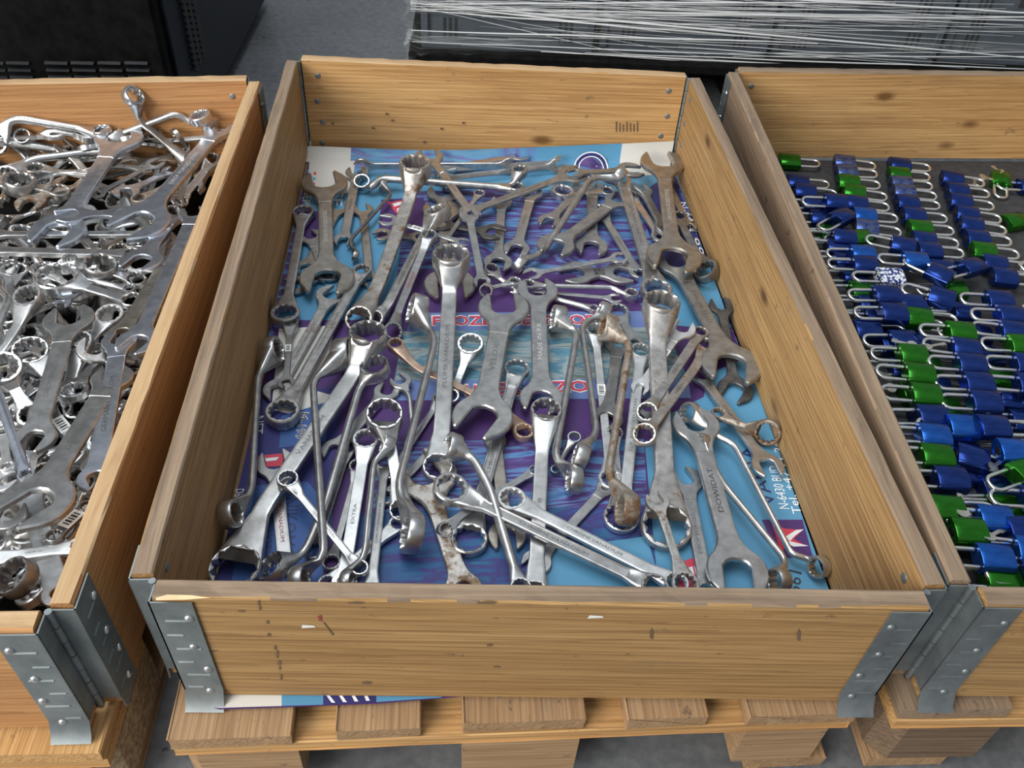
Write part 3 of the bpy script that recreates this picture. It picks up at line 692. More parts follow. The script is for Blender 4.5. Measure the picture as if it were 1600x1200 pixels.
def wrench(label, kind, path, d0, d1, w, mat='s', dzf=None, floor=.0062, group=None, cat='wrench', name=None, bx=None, **o):
    """kind: two letters, O open jaw / R ring / N none, one for each end; path in pixels with heights in mm"""
    pts = []
    for (x, y, z) in path:
        zz = z / 1000 + (dzf(x, y) if dzf else 0); pts.append(at(x, y, zz))
    pts = [clamp(P, bx, (.75 * (d0 if i == 0 else d1) / 2 if i in (0, len(pts) - 1) else w / 2) / scale_at(P) + .002) for i, P in enumerate(pts)]
    D = (pts[-1] - pts[0]).normalized(); up = V((0, 0, 1)); nb = (up - D * up.dot(D)).normalized()
    sc = scale_at((pts[0] + pts[-1]) / 2); wm = w / sc; tm = wm * o.get('t', {'flat': .38, 'ibeam': .40, 'bar': .55, 'round': .8}[o.get('sec', 'flat')])
    ends = []
    for i, (P, Q, k, d) in enumerate(((pts[0], pts[1], kind[0], d0), (pts[-1], pts[-2], kind[1], d1))):
        T = (P - Q).normalized(); R = d / 2 / scale_at(P)
        n = Matrix.Rotation(rad(o.get('r%d' % i, o.get('r', 0))), 3, D) @ nb
        pi_ = rad(o.get('p%d' % i, 0)); lat = n.cross(T)
        n = (n * math.cos(pi_) + T * math.sin(pi_)).normalized()
        if k == 'O': n = (n - T * n.dot(T)).normalized() if not pi_ else n
        X = (T - n * T.dot(n)); X = X.normalized() if X.length > .05 else n.orthogonal().normalized()
        Y = n.cross(X); ends.append((P, T, R, n, X, Y, k))
    # rounded centre line
    line = [pts[0]]
    for i in range(1, len(pts) - 1):
        a, b, c = pts[i - 1], pts[i], pts[i + 1]; cut = min((a - b).length * .48, (c - b).length * .48, o.get('bend', 1.5) * wm)
        s0 = b + (a - b).normalized() * cut; s1 = b + (c - b).normalized() * cut
        line += [s0 * (1 - u) ** 2 + b * 2 * u * (1 - u) + s1 * u * u for u in (0, .17, .33, .5, .67, .83, 1)]
    line.append(pts[-1])
    acc = [0]
    for a, b in zip(line, line[1:]): acc.append(acc[-1] + (b - a).length)
    L = acc[-1]
    def on(s):
        for i in range(len(acc) - 1):
            if s <= acc[i + 1] or i == len(acc) - 2:
                u = (s - acc[i]) / max(1e-9, acc[i + 1] - acc[i]); return line[i].lerp(line[i + 1], u), (line[i + 1] - line[i]).normalized()
    cut = []; nk = o.get('nk', 1.5)
    segs = ((pts[0] - pts[1]).length, (pts[-1] - pts[-2]).length)
    for i, (P, T, R, n, X, Y, k) in enumerate(ends):
        if k == 'R': cut.append(max(1.12 * R, min((nk + .75) * R, .86 * segs[i] if len(pts) > 2 else .42 * L)))
        elif k == 'O': cut.append(1.15 * R)
        else: cut.append(0)
    sa, sb = cut[0], L - cut[1]
    if sb - sa < .01: m_ = L / 2; sa, sb = min(sa, m_ - .006), max(sb, m_ + .006)
    N = 12 if len(pts) == 2 else 12 + 8 * (len(pts) - 2)
    fr = [sa + (sb - sa) * k / N for k in range(N + 1)]
    sec = SEC[o.get('sec', 'flat')]; rows = []; prev = None; frames = []
    zg = abs(sec[4][1]) if o.get('sec', 'flat') != 'round' else .5
    hs = [e_[2] * o.get('h%d' % i, .62 if o.get('sec', 'flat') != 'round' else .95) for i, e_ in enumerate(ends)]
    for s in fr:
        p, t = on(s); u = (s - sa) / max(1e-6, sb - sa)
        n = ends[0][3].lerp(ends[1][3], smooth(u)); mid = Matrix.Rotation(rad(o.get('r', (o.get('r0', 0) + o.get('r1', 0)) / 2)), 3, D) @ nb
        k_ = smooth(min(u, 1 - u) * 4); n = n.lerp(mid, k_ * (0 if len(pts) > 2 else .8))
        n = n - t * n.dot(t)
        if n.length < .05: n = prev if prev else t.orthogonal()
        n.normalize(); prev = n; y = n.cross(t)
        ww, tt = wm, tm; g_ = 1.0
        frames.append((p, t, n, y, tt))
        rows.append([p + y * (a * ww) + n * (b * tt) for a, b in sec])
    for i, (P, T, R, n, X, Y, k) in enumerate(ends):                  # necks: from the near wall of the ring down to the handle
        if k != 'R': continue
        end = rows[0] if i == 0 else rows[-1]; f0 = frames[0] if i == 0 else frames[-1]
        sy = 1 if f0[3].dot(Y) > 0 else -1; sn = 1 if f0[2].dot(n) > -.2 else -1; wd_ = o.get('wd', .95 if nk >= 2 else .80); nr_ = []
        for q in range(7):
            u = q / 7; e_ = (u ** .9) * (.75 + .25 * u); r_ = []
            for (a, b), pe in zip(SEC['bar'], end):
                yy = 2 * a * wd_ * R; xx = -math.sqrt(max(0, R * R * .95 - yy * yy)); pz = P + X * xx + Y * (sy * yy) + n * (sn * b * hs[i] * .94)
                r_.append(pz.lerp(pe, e_))
            nr_.append(r_)
        rows = nr_ + rows if i == 0 else rows + nr_[::-1]
    hb = MB().grid(rows); parts = [('handle', hb, 32 if o.get('sec') != 'round' else 60)]
    for i, (P, T, R, n, X, Y, k) in enumerate(ends):
        if k == 'O': parts.append(('jaw', jaw_vf(R, max(tm * 1.12, R * .22) if 'ht' not in o else o['ht'] * R, rad(o.get('a%d' % i, 15)), wm / 2, P, X, Y, n, o.get('gap', .46)), 30))
        if k == 'R': parts.append(('ring', ring_vf(R, hs[i], P, X, Y, n, o.get('wall', .27)), 38))
    lo = min(v.z for _, m_, _ in parts for v in m_.v); lift = max(0, floor - lo)
    mid = (pts[0] + pts[-1]) / 2; root = V((mid.x, mid.y, lo + lift))
    if not name: name = {'OO': 'open_end_wrench', 'RO': 'combination_wrench', 'OR': 'combination_wrench'}.get(kind, 'ring_wrench' if len(pts) == 2 else 'offset_ring_wrench')
    E_ = empty(name, root); tag(E_, label, cat, group)
    sh = V((0, 0, lift)) - root
    for nm, m_, sm in parts:
        m_.v = [v + sh for v in m_.v]; m_.build(nm, MATS[mat], E_, sm)
    if o.get('txt'):
        s_ = o['txt']; i = len(frames) // 2; p, t, n, y, tt = frames[i]
        a = (p @ Matrix.Identity(3)); ex = t if ((t @ CR).x > 0 if abs((t @ CR).x) > .25 else (t @ CR).y > 0) else -t
        if o.get('flip'): ex = -ex
        ey = n.cross(ex); vs, fs, w_, h_ = text_vf(s_); Lt = min(.50 * (sb - sa), len(s_) * wm * .40); ht = min(wm * .27, Lt / max(1, len(s_)) * 1.5)
        c = p + n * (tt * zg + .00025) + sh
        mk('lettering', [c + ex * (v.x * Lt / w_) + ey * (v.y * ht / h_) for v in vs], fs, MATS[o.get('ink', 'ink_soft')], E_)
    if o.get('st'):
        p, t, n, y, tt = frames[int(len(frames) * o['st'])]; c = p + n * (tt * .5 + .0005) + sh
        q = [c + t * a * wm * .95 + y * b * wm * .52 for a, b in ((-1, -1), (1, -1), (1, 1), (-1, 1))]
        ob = mk('price_sticker', q, [[0, 1, 2, 3]], MATS['sticker'], E_)
        for k in range(5):
            cc = c + t * ((k - 2) * .3 * wm) + n * .0002
            mk('barcode_line', [cc + t * a * wm * (.06 + .04 * (k % 2)) + y * b * wm * .3 for a, b in ((-1, -1), (1, -1), (1, 1), (-1, 1))], [[0, 1, 2, 3]], MATS['ink'], E_)
    return E_

GM = 'wrenches laid on the printed cartons'
def M(label, kind, path, d0, d1, w, mat='s', **o): return wrench(label, kind, path, d0, d1, w, mat, group=GM, bx=MID, **o)
BR = dict(sec='round', t=.9)
# --- back left
M('large brown nickel open-end wrench with white lettering beside the back-left carton corner', 'OO', [(507, 287, 26), (511, 436, 26)], 72, 86, 22, 'b', txt='DROP FORGED STEEL', ink='ink_light', a0=6, a1=-12)
M('slim steel double ring wrench along the wall, ring over a stickered small wrench', 'RR', [(474, 334, 12), (446, 493, 20)], 36, 46, 14, 's', sec='bar')
M('pale grey open-end wrench with both jaws free beside the large brown one', 'OO', [(558, 270, 14), (537, 376, 14)], 36, 32, 14, 's', txt='CHROME', a1=-10)
M('small thin double-cranked ring wrench lying over blue print', 'RR', [(599, 294, 14), (612, 307, 16), (546, 381, 16), (556, 404, 12)], 20, 18, 6, 'd', r=75, **BR)
M('small brown open-end wrench with its jaw up on blue print', 'OO', [(567, 329, 8), (578, 440, 8)], 32, 30, 13, 'b', txt='18', a0=10)
M('grey open-end wrench lying on edge along the back strip', 'OO', [(566, 265, 16), (795, 264, 16)], 26, 26, 11, 'c', r=84)
M('thick cranked ring wrench lying behind the rusty socket head', 'RR', [(566, 291, 12), (579, 301, 14), (594, 284, 20), (690, 291, 20), (806, 300, 14)], 26, 26, 12, 's', r0=25, **BR)
M('big rust-speckled deep ring wrench with its tall head standing up by the back', 'RR', [(649, 267, 74), (641, 312, 46), (589, 455, 26), (562, 503, 18)], 50, 44, 21, 'r', p0=8, p1=22, h0=1.0, nk=2.6, wall=.24)
M('rust-stained ring wrench with raised lettering and a tilted socket head', 'RR', [(684, 335, 50), (662, 368, 38), (606, 478, 24), (585, 500, 16)], 42, 32, 15, 'q', p0=10, r0=25, p1=15, h0=.9, nk=2.2, txt='CHROM VANADIUM', sec='ibeam')
M('slim ring wrench with a red painted strip on its handle', 'RR', [(670, 372, 40), (658, 402, 34), (622, 488, 22), (614, 520, 16)], 26, 30, 12, 's', p1=20, r1=-30, h0=.9, nk=1.8, txt='VANADIUM', ink='ink_red')
M('thin open-end wrench with a white sticker crossing the rusty handles', 'OO', [(606, 344, 44), (722, 379, 34)], 32, 22, 9, 's', st=.35)
M('grey open-end wrench slanting down from the back strip', 'OO', [(671, 245, 30), (737, 335, 24)], 44, 30, 13, 's', txt='VANADIUM', a0=-15)
M('narrow open-end wrench hanging down between small sockets', 'OO', [(733, 337, 30), (753, 441, 22)], 32, 28, 12, 's', a1=-12)
M('thin small ring wrench slanting under the stickered one', 'RR', [(749, 303, 22), (688, 388, 22)], 18, 20, 7, 's', sec='bar')
M('black open-end wrench with its jaw facing right among grey ones', 'OO', [(770, 363, 24), (690, 352, 14)], 44, 36, 13, 'k', a0=-10)
M('grey open-end wrench with a wide lower jaw behind the black jaw', 'OO', [(784, 316, 12), (778, 411, 14)], 34, 46, 14, 'g', a1=-8)
M('large polished deep ring wrench with a cone head and long flat handle', 'RR', [(705, 407, 68), (702, 462, 46), (691, 668, 34), (684, 731, 24)], 60, 48, 25, 's', p0=10, h0=.95, nk=2.5, h1=.7, txt='PLUMB VANADIUM', wall=.2, t=.34, p1=4)
M('brown open-end wrench whose jaw shows below the large cone ring', 'OO', [(703, 446, 12), (690, 330, 10)], 82, 60, 18, 'b', a0=0)
M('grey open-end wrench half hidden beneath the large brown one', 'OO', [(486, 372, 8), (508, 432, 10)], 38, 32, 15, 's', a0=20)
M('dark open-end wrench tucked behind the slim double ring wrench', 'OO', [(462, 447, 8), (516, 430, 8)], 46, 34, 14, 'd', a0=-30)
M('dark brown wrench lying under the large brown open-end wrench', 'OO', [(530, 326, 8), (478, 420, 8)], 36, 36, 14, 'b')
M('brown open-end wrench with its jaw beside the thin stickered one', 'OO', [(598, 368, 10), (655, 372, 8)], 32, 28, 11, 'b', a0=30)
M('flat grey wrench with a broad round head behind the slanting one', 'OO', [(692, 304, 8), (694, 408, 8)], 50, 40, 15, 'g')
# --- back middle and right
M('long flat open-end wrench with stamped lettering pointing to the back emblem', 'OO', [(734, 331, 24), (895, 272, 30)], 34, 48, 13, 'g', txt='CHROME VANADIUM', a1=0)
M('bright open-end wrench with its jaw alone on the back blue strip', 'OO', [(702, 262, 18), (812, 244, 14)], 26, 30, 11, 'c', a1=8)
M('small steel ring wrench with a socket mouth near the back', 'RR', [(812, 270, 34), (802, 292, 22), (700, 292, 12)], 26, 20, 10, 's', h0=1.0, p0=5, nk=2, **BR)
M('thin bright rod-like wrench lying behind the small socket mouth', 'OO', [(694, 286, 10), (868, 266, 10)], 22, 22, 8, 'c', r=70)
M('thin dark-edged wrench lying along the back strip', 'OO', [(680, 273, 8), (872, 262, 8)], 22, 22, 8, 's', r=60)
M('grey open-end wrench passing through the jaw below the emblem', 'OO', [(900, 270, 40), (986, 266, 30)], 26, 44, 11, 'g', a1=-12)
M('thick cranked ring wrench curling over the back heap', 'RR', [(966, 281, 38), (922, 284, 40), (869, 368, 24), (846, 402, 14), (812, 420, 14)], 30, 28, 12, 's', r0=60, r1=70, **BR)
M('long straight combination wrench with a large ring and raised lettering', 'RO', [(1025, 454, 24), (972, 284, 32)], 50, 30, 20, 's', txt='CHROME VANADIUM', sec='ibeam', a1=0, h0=.6)
M('broad grey open-end wrench with plain handle, wide jaw facing left', 'OO', [(964, 314, 24), (868, 384, 30)], 38, 60, 18, 'g', a1=20)
M('light grey open-end wrench with embossed marks, jaw facing down on purple waves', 'OO', [(831, 302, 18), (807, 390, 16)], 34, 42, 15, 's', txt='STEEL', a1=-8)
M('small bright ring wrench with an open blue-filled ring', 'RR', [(879, 301, 18), (948, 300, 12)], 36, 26, 11, 'c')
M('brown-grey open-end wrench parallel to the cranked ring wrench', 'OO', [(912, 290, 16), (858, 346, 16)], 34, 36, 13, 'g', a1=10)
M('grooved open-end wrench with jaw facing down beside the broad grey one', 'OO', [(926, 295, 12), (924, 386, 14)], 36, 52, 17, 'g', sec='ibeam', a1=-6)
M('worn combination wrench with an embossed panel between two open jaws', 'RO', [(938, 330, 14), (997, 426, 14)], 30, 30, 12, 's', txt='VANADIUM')
M('grey curved open-end wrench pressed against the big nickel one', 'OO', [(1003, 298, 14), (1038, 362, 14)], 34, 34, 15, 'g', r=-20)
M('bright-edged open-end wrench under the curved one near the right wall', 'OO', [(985, 306, 8), (1032, 372, 8)], 32, 32, 13, 'c')
M('large shiny nickel open-end wrench with white lettering leaning by the right wall', 'OO', [(1035, 255, 44), (1053, 402, 42)], 70, 88, 22, 'b', txt='DROP FORGED STEEL', ink='ink_light', a0=12, a1=-14)
M('thin brown open-end wrench lying behind the shiny nickel one', 'OO', [(1042, 282, 14), (1076, 354, 12)], 24, 26, 10, 'b')
M('slim dark ring wrench with a tilted ring against the right wall', 'RR', [(1103, 427, 22), (1058, 342, 16)], 40, 28, 12, 'd', r0=-35, sec='bar', h0=.8)
M('small bright open-end wrench with a maker name crossing the flat jaws', 'OO', [(832, 428, 26), (968, 403, 26)], 30, 28, 9, 'c', txt='BULLET', a1=10)
M('thin cranked ring wrench with a small round mouth at its right end', 'RR', [(826, 446, 22), (958, 449, 22), (972, 458, 20), (986, 461, 16)], 22, 22, 8, 'c', h1=1.2, **BR)
M('slim open-end wrench just above the frozen seafood lettering', 'OO', [(806, 452, 14), (960, 467, 14)], 24, 24, 8, 'c')
M('thin rod-like wrench touching the word seafood', 'RR', [(856, 464, 12), (928, 483, 12)], 18, 16, 10, 's', **BR)
M('wide flat grey wrench with its jaw open to the right', 'OO', [(900, 430, 8), (970, 430, 10)], 56, 54, 18, 'g', a1=-20)
M('tiny socket-mouthed ring wrench among the small ones', 'RR', [(768, 423, 28), (783, 438, 22), (808, 450, 16)], 24, 18, 9, 's', h0=1.1, p0=5, **BR)
M('tiny ring wrench with a round side opening beside a narrow open jaw', 'RR', [(760, 453, 24), (772, 449, 24), (804, 442, 20)], 22, 22, 8, 'c', r0=60, p0=40, h0=1.1, **BR)
# --- centre
M('blue-grey open-end wrench with a lettered panel standing over the fish print', 'OO', [(840, 455, 26), (846, 624, 22)], 64, 70, 26, 's', txt='MADE IN P.R.', ink='ink_light', a0=8, a1=-16, t=.3)
M('big dull grey open-end wrench with embossed name across the frozen seafood print', 'OO', [(787, 482, 36), (754, 652, 36)], 80, 96, 32, 'g', txt='VELOX', a0=12, a1=-22, t=.28)
M('smooth cranked ring wrench with its head turned left over the word seafood', 'RR', [(872, 500, 30), (902, 520, 32), (866, 718, 28), (897, 752, 24)], 44, 44, 13, 's', r0=80, r1=80, h0=.9, h1=.9, **BR)
M('cranked ring wrench with a rust-stained lower ring beside the smooth one', 'RR', [(942, 489, 24), (908, 508, 28), (932, 676, 28), (907, 714, 30)], 34, 42, 12, 's', r0=70, r1=75, **BR)
M('bright combination wrench with a white sticker between cranked ring wrenches', 'RR', [(930, 519, 18), (954, 750, 12)], 34, 40, 13, 'w', st=.42, h0=.9)
M('heavily rusted brown cranked ring wrench', 'RR', [(950, 512, 44), (985, 536, 46), (950, 742, 42), (980, 796, 34)], 44, 54, 14, 'R', r0=75, r1=78, **BR)
M('bright flat ring wrench lying under the rusted cranked one', 'RR', [(970, 812, 8), (958, 680, 8)], 56, 30, 14, 'c', wall=.18, h0=.4)
M('plain grey open-end wrench slanting across the deep blue waves', 'OO', [(838, 880, 8), (946, 764, 8)], 48, 30, 16, 's', a0=-10)
M('light combination wrench with long raised lettering', 'RO', [(1001, 551, 22), (976, 778, 14)], 34, 30, 17, 'w', txt='C.V. FORGED STEEL', sec='bar', h0=.8)
M('big rust-rimmed deep ring wrench with a wide cone head and a wide lower ring', 'RR', [(1032, 482, 66), (1026, 545, 40), (1037, 728, 20), (1040, 826, 14)], 58, 80, 29, 'q', p0=10, h0=.95, h1=.42, nk=2.4, wall=.18, t=.34, bend=.6)
M('bright small open-end wrench with a sticker pointing at the nickel wrench', 'OO', [(1066, 514, 40), (1000, 606, 26)], 42, 30, 14, 'w', st=.45, a0=8)
M('brown rusty ring wrench slanting below the bright open-end one', 'RR', [(1094, 520, 30), (1078, 545, 34), (1028, 620, 40), (1011, 645, 36)], 26, 34, 15, 'q', p1=25, h1=.8, txt='STEEL', nk=1.8)
M('ring wrench with an orange rust-filled hollow beside the brown rusty one', 'RR', [(1104, 540, 26), (1086, 575, 34), (1024, 658, 46), (1007, 680, 42)], 34, 38, 15, 'r', p1=25, h1=.8, txt='CHROM', nk=1.8)
M('huge grey open-end wrench lying along the right wall', 'OO', [(1057, 412, 18), (1143, 570, 26)], 66, 96, 26, 'g', txt='STEEL WORKS', a0=0, a1=-24, t=.3)
M('black open-end wrench partly under the huge grey jaw', 'OO', [(1127, 480, 12), (1148, 611, 10)], 40, 56, 14, 'k', a1=-30)
M('slim open-end wrench running down the blue strip to the printed address', 'OO', [(1097, 590, 14), (1199, 728, 18)], 32, 52, 17, 's', txt='VANADIUM', a1=-8)
M('stained open-end wrench with a dark name panel and wide lower jaw', 'OO', [(1087, 664, 30), (1152, 894, 26)], 74, 98, 31, 's', txt='DOWIDAT', ink='ink', a0=14, a1=-8, t=.3)
M('long thin cranked ring wrench ending at the right wall', 'RR', [(1078, 646, 22), (1118, 682, 26), (1146, 694, 26), (1237, 868, 22), (1262, 874, 20), (1279, 887, 16)], 34, 36, 10, 'c', r1=70, r0=60, h1=1.0, **BR)
M('long thin cranked wrench running into the front right corner', 'RR', [(1092, 700, 14), (1128, 764, 20), (1226, 884, 20), (1214, 914, 14)], 34, 42, 11, 's', r1=75, r0=60, **BR)
M('ring wrench on edge with an orange rusty ring touching the right wall', 'RR', [(1120, 656, 14), (1156, 674, 20), (1196, 684, 14)], 24, 42, 12, 'R', r1=65, h1=.5, **BR)
M('small worn open-end wrench with peeled plating lying over the wide ring', 'RO', [(1070, 914, 20), (1027, 783, 30)], 44, 38, 14, 'q', txt='CHROM', a1=14)
M('open-end wrench with deep stamped word sliding under the front board', 'OO', [(1071, 752, 8), (1104, 925, 10)], 52, 46, 22, 's', txt='DROP FORGED', a0=25)
M('bright long wrench stamped chrome vanadium running to the front board', 'RR', [(799, 782, 26), (1056, 912, 18)], 46, 40, 20, 'w', txt='CHROME VANADIUM', h0=.7, sec='bar', t=.4)
M('long grooved ring wrench crossing the front of the cartons', 'RR', [(704, 765, 38), (1022, 918, 20)], 56, 46, 21, 's', txt='CHROME VANADIUM', sec='ibeam', h0=.62, p0=-8)
M('smooth cranked ring wrench with a thick side-facing ring in the middle', 'RR', [(707, 699, 40), (738, 714, 42), (764, 760, 36), (813, 920, 22)], 46, 34, 15, 's', r0=55, p0=30, h0=.9, **BR)
M('long cranked ring wrench with a heavy lower head beside the large cone ring', 'RR', [(652, 489, 34), (680, 536, 40), (622, 766, 36), (644, 838, 28)], 52, 66, 14, 's', r0=70, r1=72, h0=.9, h1=.75, nk=1.3, **BR)
M('broad pitted open-end wrench with rust spots under the cranked ones', 'OO', [(664, 742, 14), (724, 922, 10)], 100, 60, 27, 'r', a0=20, txt='N', t=.3)
M('very long deep ring wrench reaching into the front left corner', 'RR', [(575, 528, 60), (553, 584, 38), (412, 792, 28), (368, 890, 22)], 60, 82, 27, 's', p0=8, h0=.95, nk=2.2, p1=-4, h1=.6, txt='VANADIUM', wall=.18, t=.36, bend=.6)
M('cranked ring wrench with a bright rim next to the very long one', 'RR', [(586, 577, 46), (562, 604, 40), (508, 790, 28), (474, 868, 26), (428, 889, 24)], 46, 54, 13, 's', r0=10, r1=35, h1=.8, wall=.14, **BR)
M('polished cranked ring wrench with a large smooth head over white carton', 'RR', [(538, 556, 32), (489, 596, 42), (507, 874, 36), (468, 908, 24)], 54, 46, 13, 's', r0=-75, r1=-75, h0=.95, nk=1.7, **BR)
M('cranked ring wrench standing along the left wall', 'RR', [(428, 553, 24), (404, 592, 28), (394, 776, 28), (362, 808, 22)], 46, 46, 12, 's', r0=-72, r1=-70, h0=.85, nk=1.5, **BR)
M('embossed ring wrench with a rusty ring above the printed M-199', 'RR', [(566, 424, 20), (442, 646, 18)], 30, 54, 17, 'q', txt='CHROM VANADIUM', sec='ibeam', h1=.6)
M('embossed open-end wrench with an orange-stained jaw', 'OO', [(517, 462, 14), (434, 610, 12)], 48, 46, 17, 'q', txt='CHROM VANADIUM', a0=-22, a1=20)
M('tiny dark combination wrench with a white price sticker on the white carton corner', 'RO', [(453, 505, 18), (447, 598, 20)], 28, 28, 9, 'd', st=.35)
M('small curved open-end wrench on the blue print beneath the cranked ones', 'ON', [(626, 598, 14), (640, 620, 14), (644, 664, 8)], 34, 14, 8, 's', **BR)
M('flat dull open-end wrench lying under the bright-rimmed ring', 'OO', [(604, 613, 10), (524, 704, 10)], 40, 44, 19, 'g')
M('open-end wrench with a red painted handle on the navy print', 'OO', [(430, 725, 10), (448, 905, 10)], 60, 44, 22, 's', txt='CR VANADIUM', ink='ink_red', a0=4)
M('small ring wrench with grooved handle lying across the others', 'RR', [(450, 751, 42), (562, 888, 28)], 34, 28, 12, 's', txt='SPECIAL STEEL', h0=.9, sec='ibeam')
M('bright short bar-shaped wrench with black name near the front board', 'RR', [(512, 912, 14), (622, 820, 12)], 30, 30, 17, 'w', txt='WALTER', ink='ink', sec='bar')
M('bright combination wrench with a white ring between cranked handles', 'RO', [(572, 689, 22), (536, 910, 16)], 42, 36, 19, 'w', txt='EXTRA', h0=.7)
M('cranked ring wrench with a small rusty mouth turned right', 'RR', [(605, 696, 36), (584, 722, 38), (570, 868, 30), (544, 908, 22)], 32, 36, 11, 's', r0=65, r1=-75, h0=1.0, **BR)
M('straight ring wrench with a stamped lettered bar handle at the front', 'RR', [(602, 722, 12), (580, 924, 18)], 36, 32, 14, 's', txt='CHROM VANADIUM', sec='bar', t=.7)
M('deep ring wrench with a wide mouth on purple print', 'RR', [(601, 654, 44), (612, 706, 26), (628, 800, 12)], 58, 40, 18, 's', h0=.95, nk=2.2, wall=.2)
M('narrow lettered wrench rising behind the large cone ring handle', 'RR', [(612, 738, 12), (688, 624, 10)], 30, 26, 10, 'c', txt='VANADIUM')
M('copper-coloured ring wrench passing beneath the big grey ones', 'RR', [(618, 540, 36), (650, 574, 24), (786, 636, 14), (818, 676, 22)], 26, 32, 13, 'u', h0=.9, h1=.8, nk=2.2)
M('shiny short-necked ring wrench on the fish print', 'RR', [(735, 543, 30), (722, 580, 18), (704, 622, 10)], 42, 28, 12, 'c', h0=.8, nk=1.8)
M('stamped ring wrench running from the fish print to a lone white ring', 'RR', [(807, 580, 18), (733, 846, 10)], 40, 58, 20, 's', txt='CHROME VANADIUM', wall=.2, h1=.5, sec='ibeam')
M('open-end wrench with a worn jaw facing the front on dark waves', 'OO', [(774, 690, 10), (792, 838, 10)], 34, 60, 20, 'b', a1=-5)
M('tall bright ring wrench with a tapering neck and grooved handle', 'RR', [(853, 646, 34), (846, 715, 24), (836, 926, 14)], 50, 40, 23, 's', h0=.95, nk=2.4, txt='8', wall=.22, bend=.5)
M('tiny ring wrench with a small round mouth on purple print', 'RR', [(897, 686, 18), (884, 704, 12), (868, 735, 10)], 22, 16, 11, 's', h0=1.1, **BR)
M('small ring wrench with a turned-down mouth below the thick ring', 'RR', [(695, 830, 14), (722, 804, 20), (836, 738, 10)], 26, 22, 12, 'c', r0=35, h0=1.1)
M('dark open-end wrench standing behind the rusted cranked one', 'OO', [(966, 540, 14), (948, 655, 16)], 40, 52, 18, 'd', txt='CHROM', a1=-24)
M('dark flat wrench with a hole in its head by the cranked heads', 'RO', [(965, 487, 14), (992, 536, 10)], 36, 30, 14, 'g', h0=.4)
M('stubby grey wrench tucked under the wide lower ring', 'OO', [(1012, 640, 8), (1056, 770, 8)], 40, 40, 18, 'g')
M('dark slim wrench lying deep between the cranked handles at the front left', 'RR', [(545, 700, 10), (492, 862, 10)], 30, 34, 12, 'd')
M('dull slim wrench deep beside the straight lettered bar', 'RR', [(560, 730, 10), (518, 880, 10)], 30, 30, 11, 'g')
M('grey wrench lying deep beneath the long cranked ring head', 'RR', [(602, 780, 8), (690, 690, 8)], 30, 30, 14, 'g')

# ================================================================== HEAP OF WRENCHES IN THE NEIGHBOURING COLLAR
GL = 'heap of loose wrenches'
def surf(x, y): return .045 + .070 * max(0, min(1, (y - 200) / 650))
def H(label, kind, path, d0, d1, w, mat='c', **o): return wrench(label, kind, path, d0, d1, w, mat, dzf=surf, floor=.003, group=GL, bx=LEFT, **o)
metal('i', (.46, .50, .58), (.66, .71, .80), (.2, .34))  # bluish steel: the sky's reflection is put into the base colour
# buried wrenches that show between the upper ones
random.seed(21)
for k in range(235):
    py = random.uniform(205, 935); tx = 345 - (py - 205) * .35
    px = random.uniform(-60, tx) if k < 185 else random.uniform(-210, -60); a = random.uniform(0, math.pi)
    if px + 40 > tx: a = random.uniform(rad(95), rad(125))
    ln = random.uniform(60, 120) * (.7 + py / 1100); dx, dy = math.cos(a) * ln / 2, math.sin(a) * ln / 2 * .75
    x0, y0, x1, y1 = px - dx, py - dy, px + dx, py + dy
    lim = lambda x, y: min(x, 352 - max(0, y - 205) * .385)
    x0 = lim(x0, y0); x1 = lim(x1, y1); y0 = max(212, min(925, y0)); y1 = max(212, min(925, y1))
    if math.hypot(x1 - x0, y1 - y0) < 40: continue
    kd = random.choice(['RR', 'RR', 'OO', 'RO']); d = random.uniform(26, 46) * (.6 + py / 1100); lay = random.choice([-8, -14, -20, -28, -36])
    mt_ = random.choice('csgsdwqb'); lb_ = {'c': 'bright chrome', 's': 'satin steel', 'g': 'dull grey', 'd': 'dark', 'w': 'pale', 'q': 'rust-speckled', 'b': 'brownish'}[mt_] + {'RR': ' ring wrench', 'OO': ' open-end wrench', 'RO': ' combination wrench'}[kd]
    wrench(lb_ + ' buried in the heap, mostly covered by others', kd, [(x0, y0, lay + random.uniform(-6, 6)), (x1, y1, lay + random.uniform(-6, 6))], d, d * random.uniform(.8, 1.05), d * random.uniform(.3, .4),
           mt_, dzf=surf, floor=.004, bx=LEFT, group='buried wrenches in the heap: ' + lb_, sec=random.choice(['flat', 'ibeam', 'bar', 'round']), r=random.uniform(-35, 35))
H('large blue-reflecting open-end wrench with a square upper jaw across the heap', 'OO', [(187, 217, 30), (90, 363, 26)], 74, 86, 26, 'i', txt='VITAL CHROM', a0=18, a1=-10)
H('large polished open-end wrench with raised lettering against the collar side', 'OO', [(342, 203, 34), (219, 348, 34)], 48, 94, 24, 'i', txt='DROP FORGED STEEL', ink='ink_light', a0=-10, a1=-28)
H('shiny cranked ring wrench bridging to the back of the heap', 'RR', [(168, 217, 20), (276, 176, 40), (299, 193, 34), (313, 184, 30)], 24, 36, 11, 'c', h1=.7, **BR)
H('deep ring wrench sticking up above the heap against the back board', 'RR', [(208, 151, 84), (218, 188, 52), (296, 254, 10)], 34, 28, 13, 's', p0=6, h0=.8, nk=2.0)
H('thick shiny bent ring wrench at the back of the heap', 'RR', [(-6, 222, 18), (17, 183, 36), (160, 207, 26)], 40, 30, 13, 'c', r0=60, **BR)
H('cranked ring wrench with a narrow open gap below the thick bent one', 'RO', [(36, 214, 16), (58, 216, 20), (78, 202, 30), (138, 214, 24)], 26, 26, 11, 'c', r0=40, **BR)
H('long plain rod-like ring wrench pointing right in the heap', 'RR', [(-20, 217, 20), (114, 237, 22)], 32, 24, 15, 's', **BR)
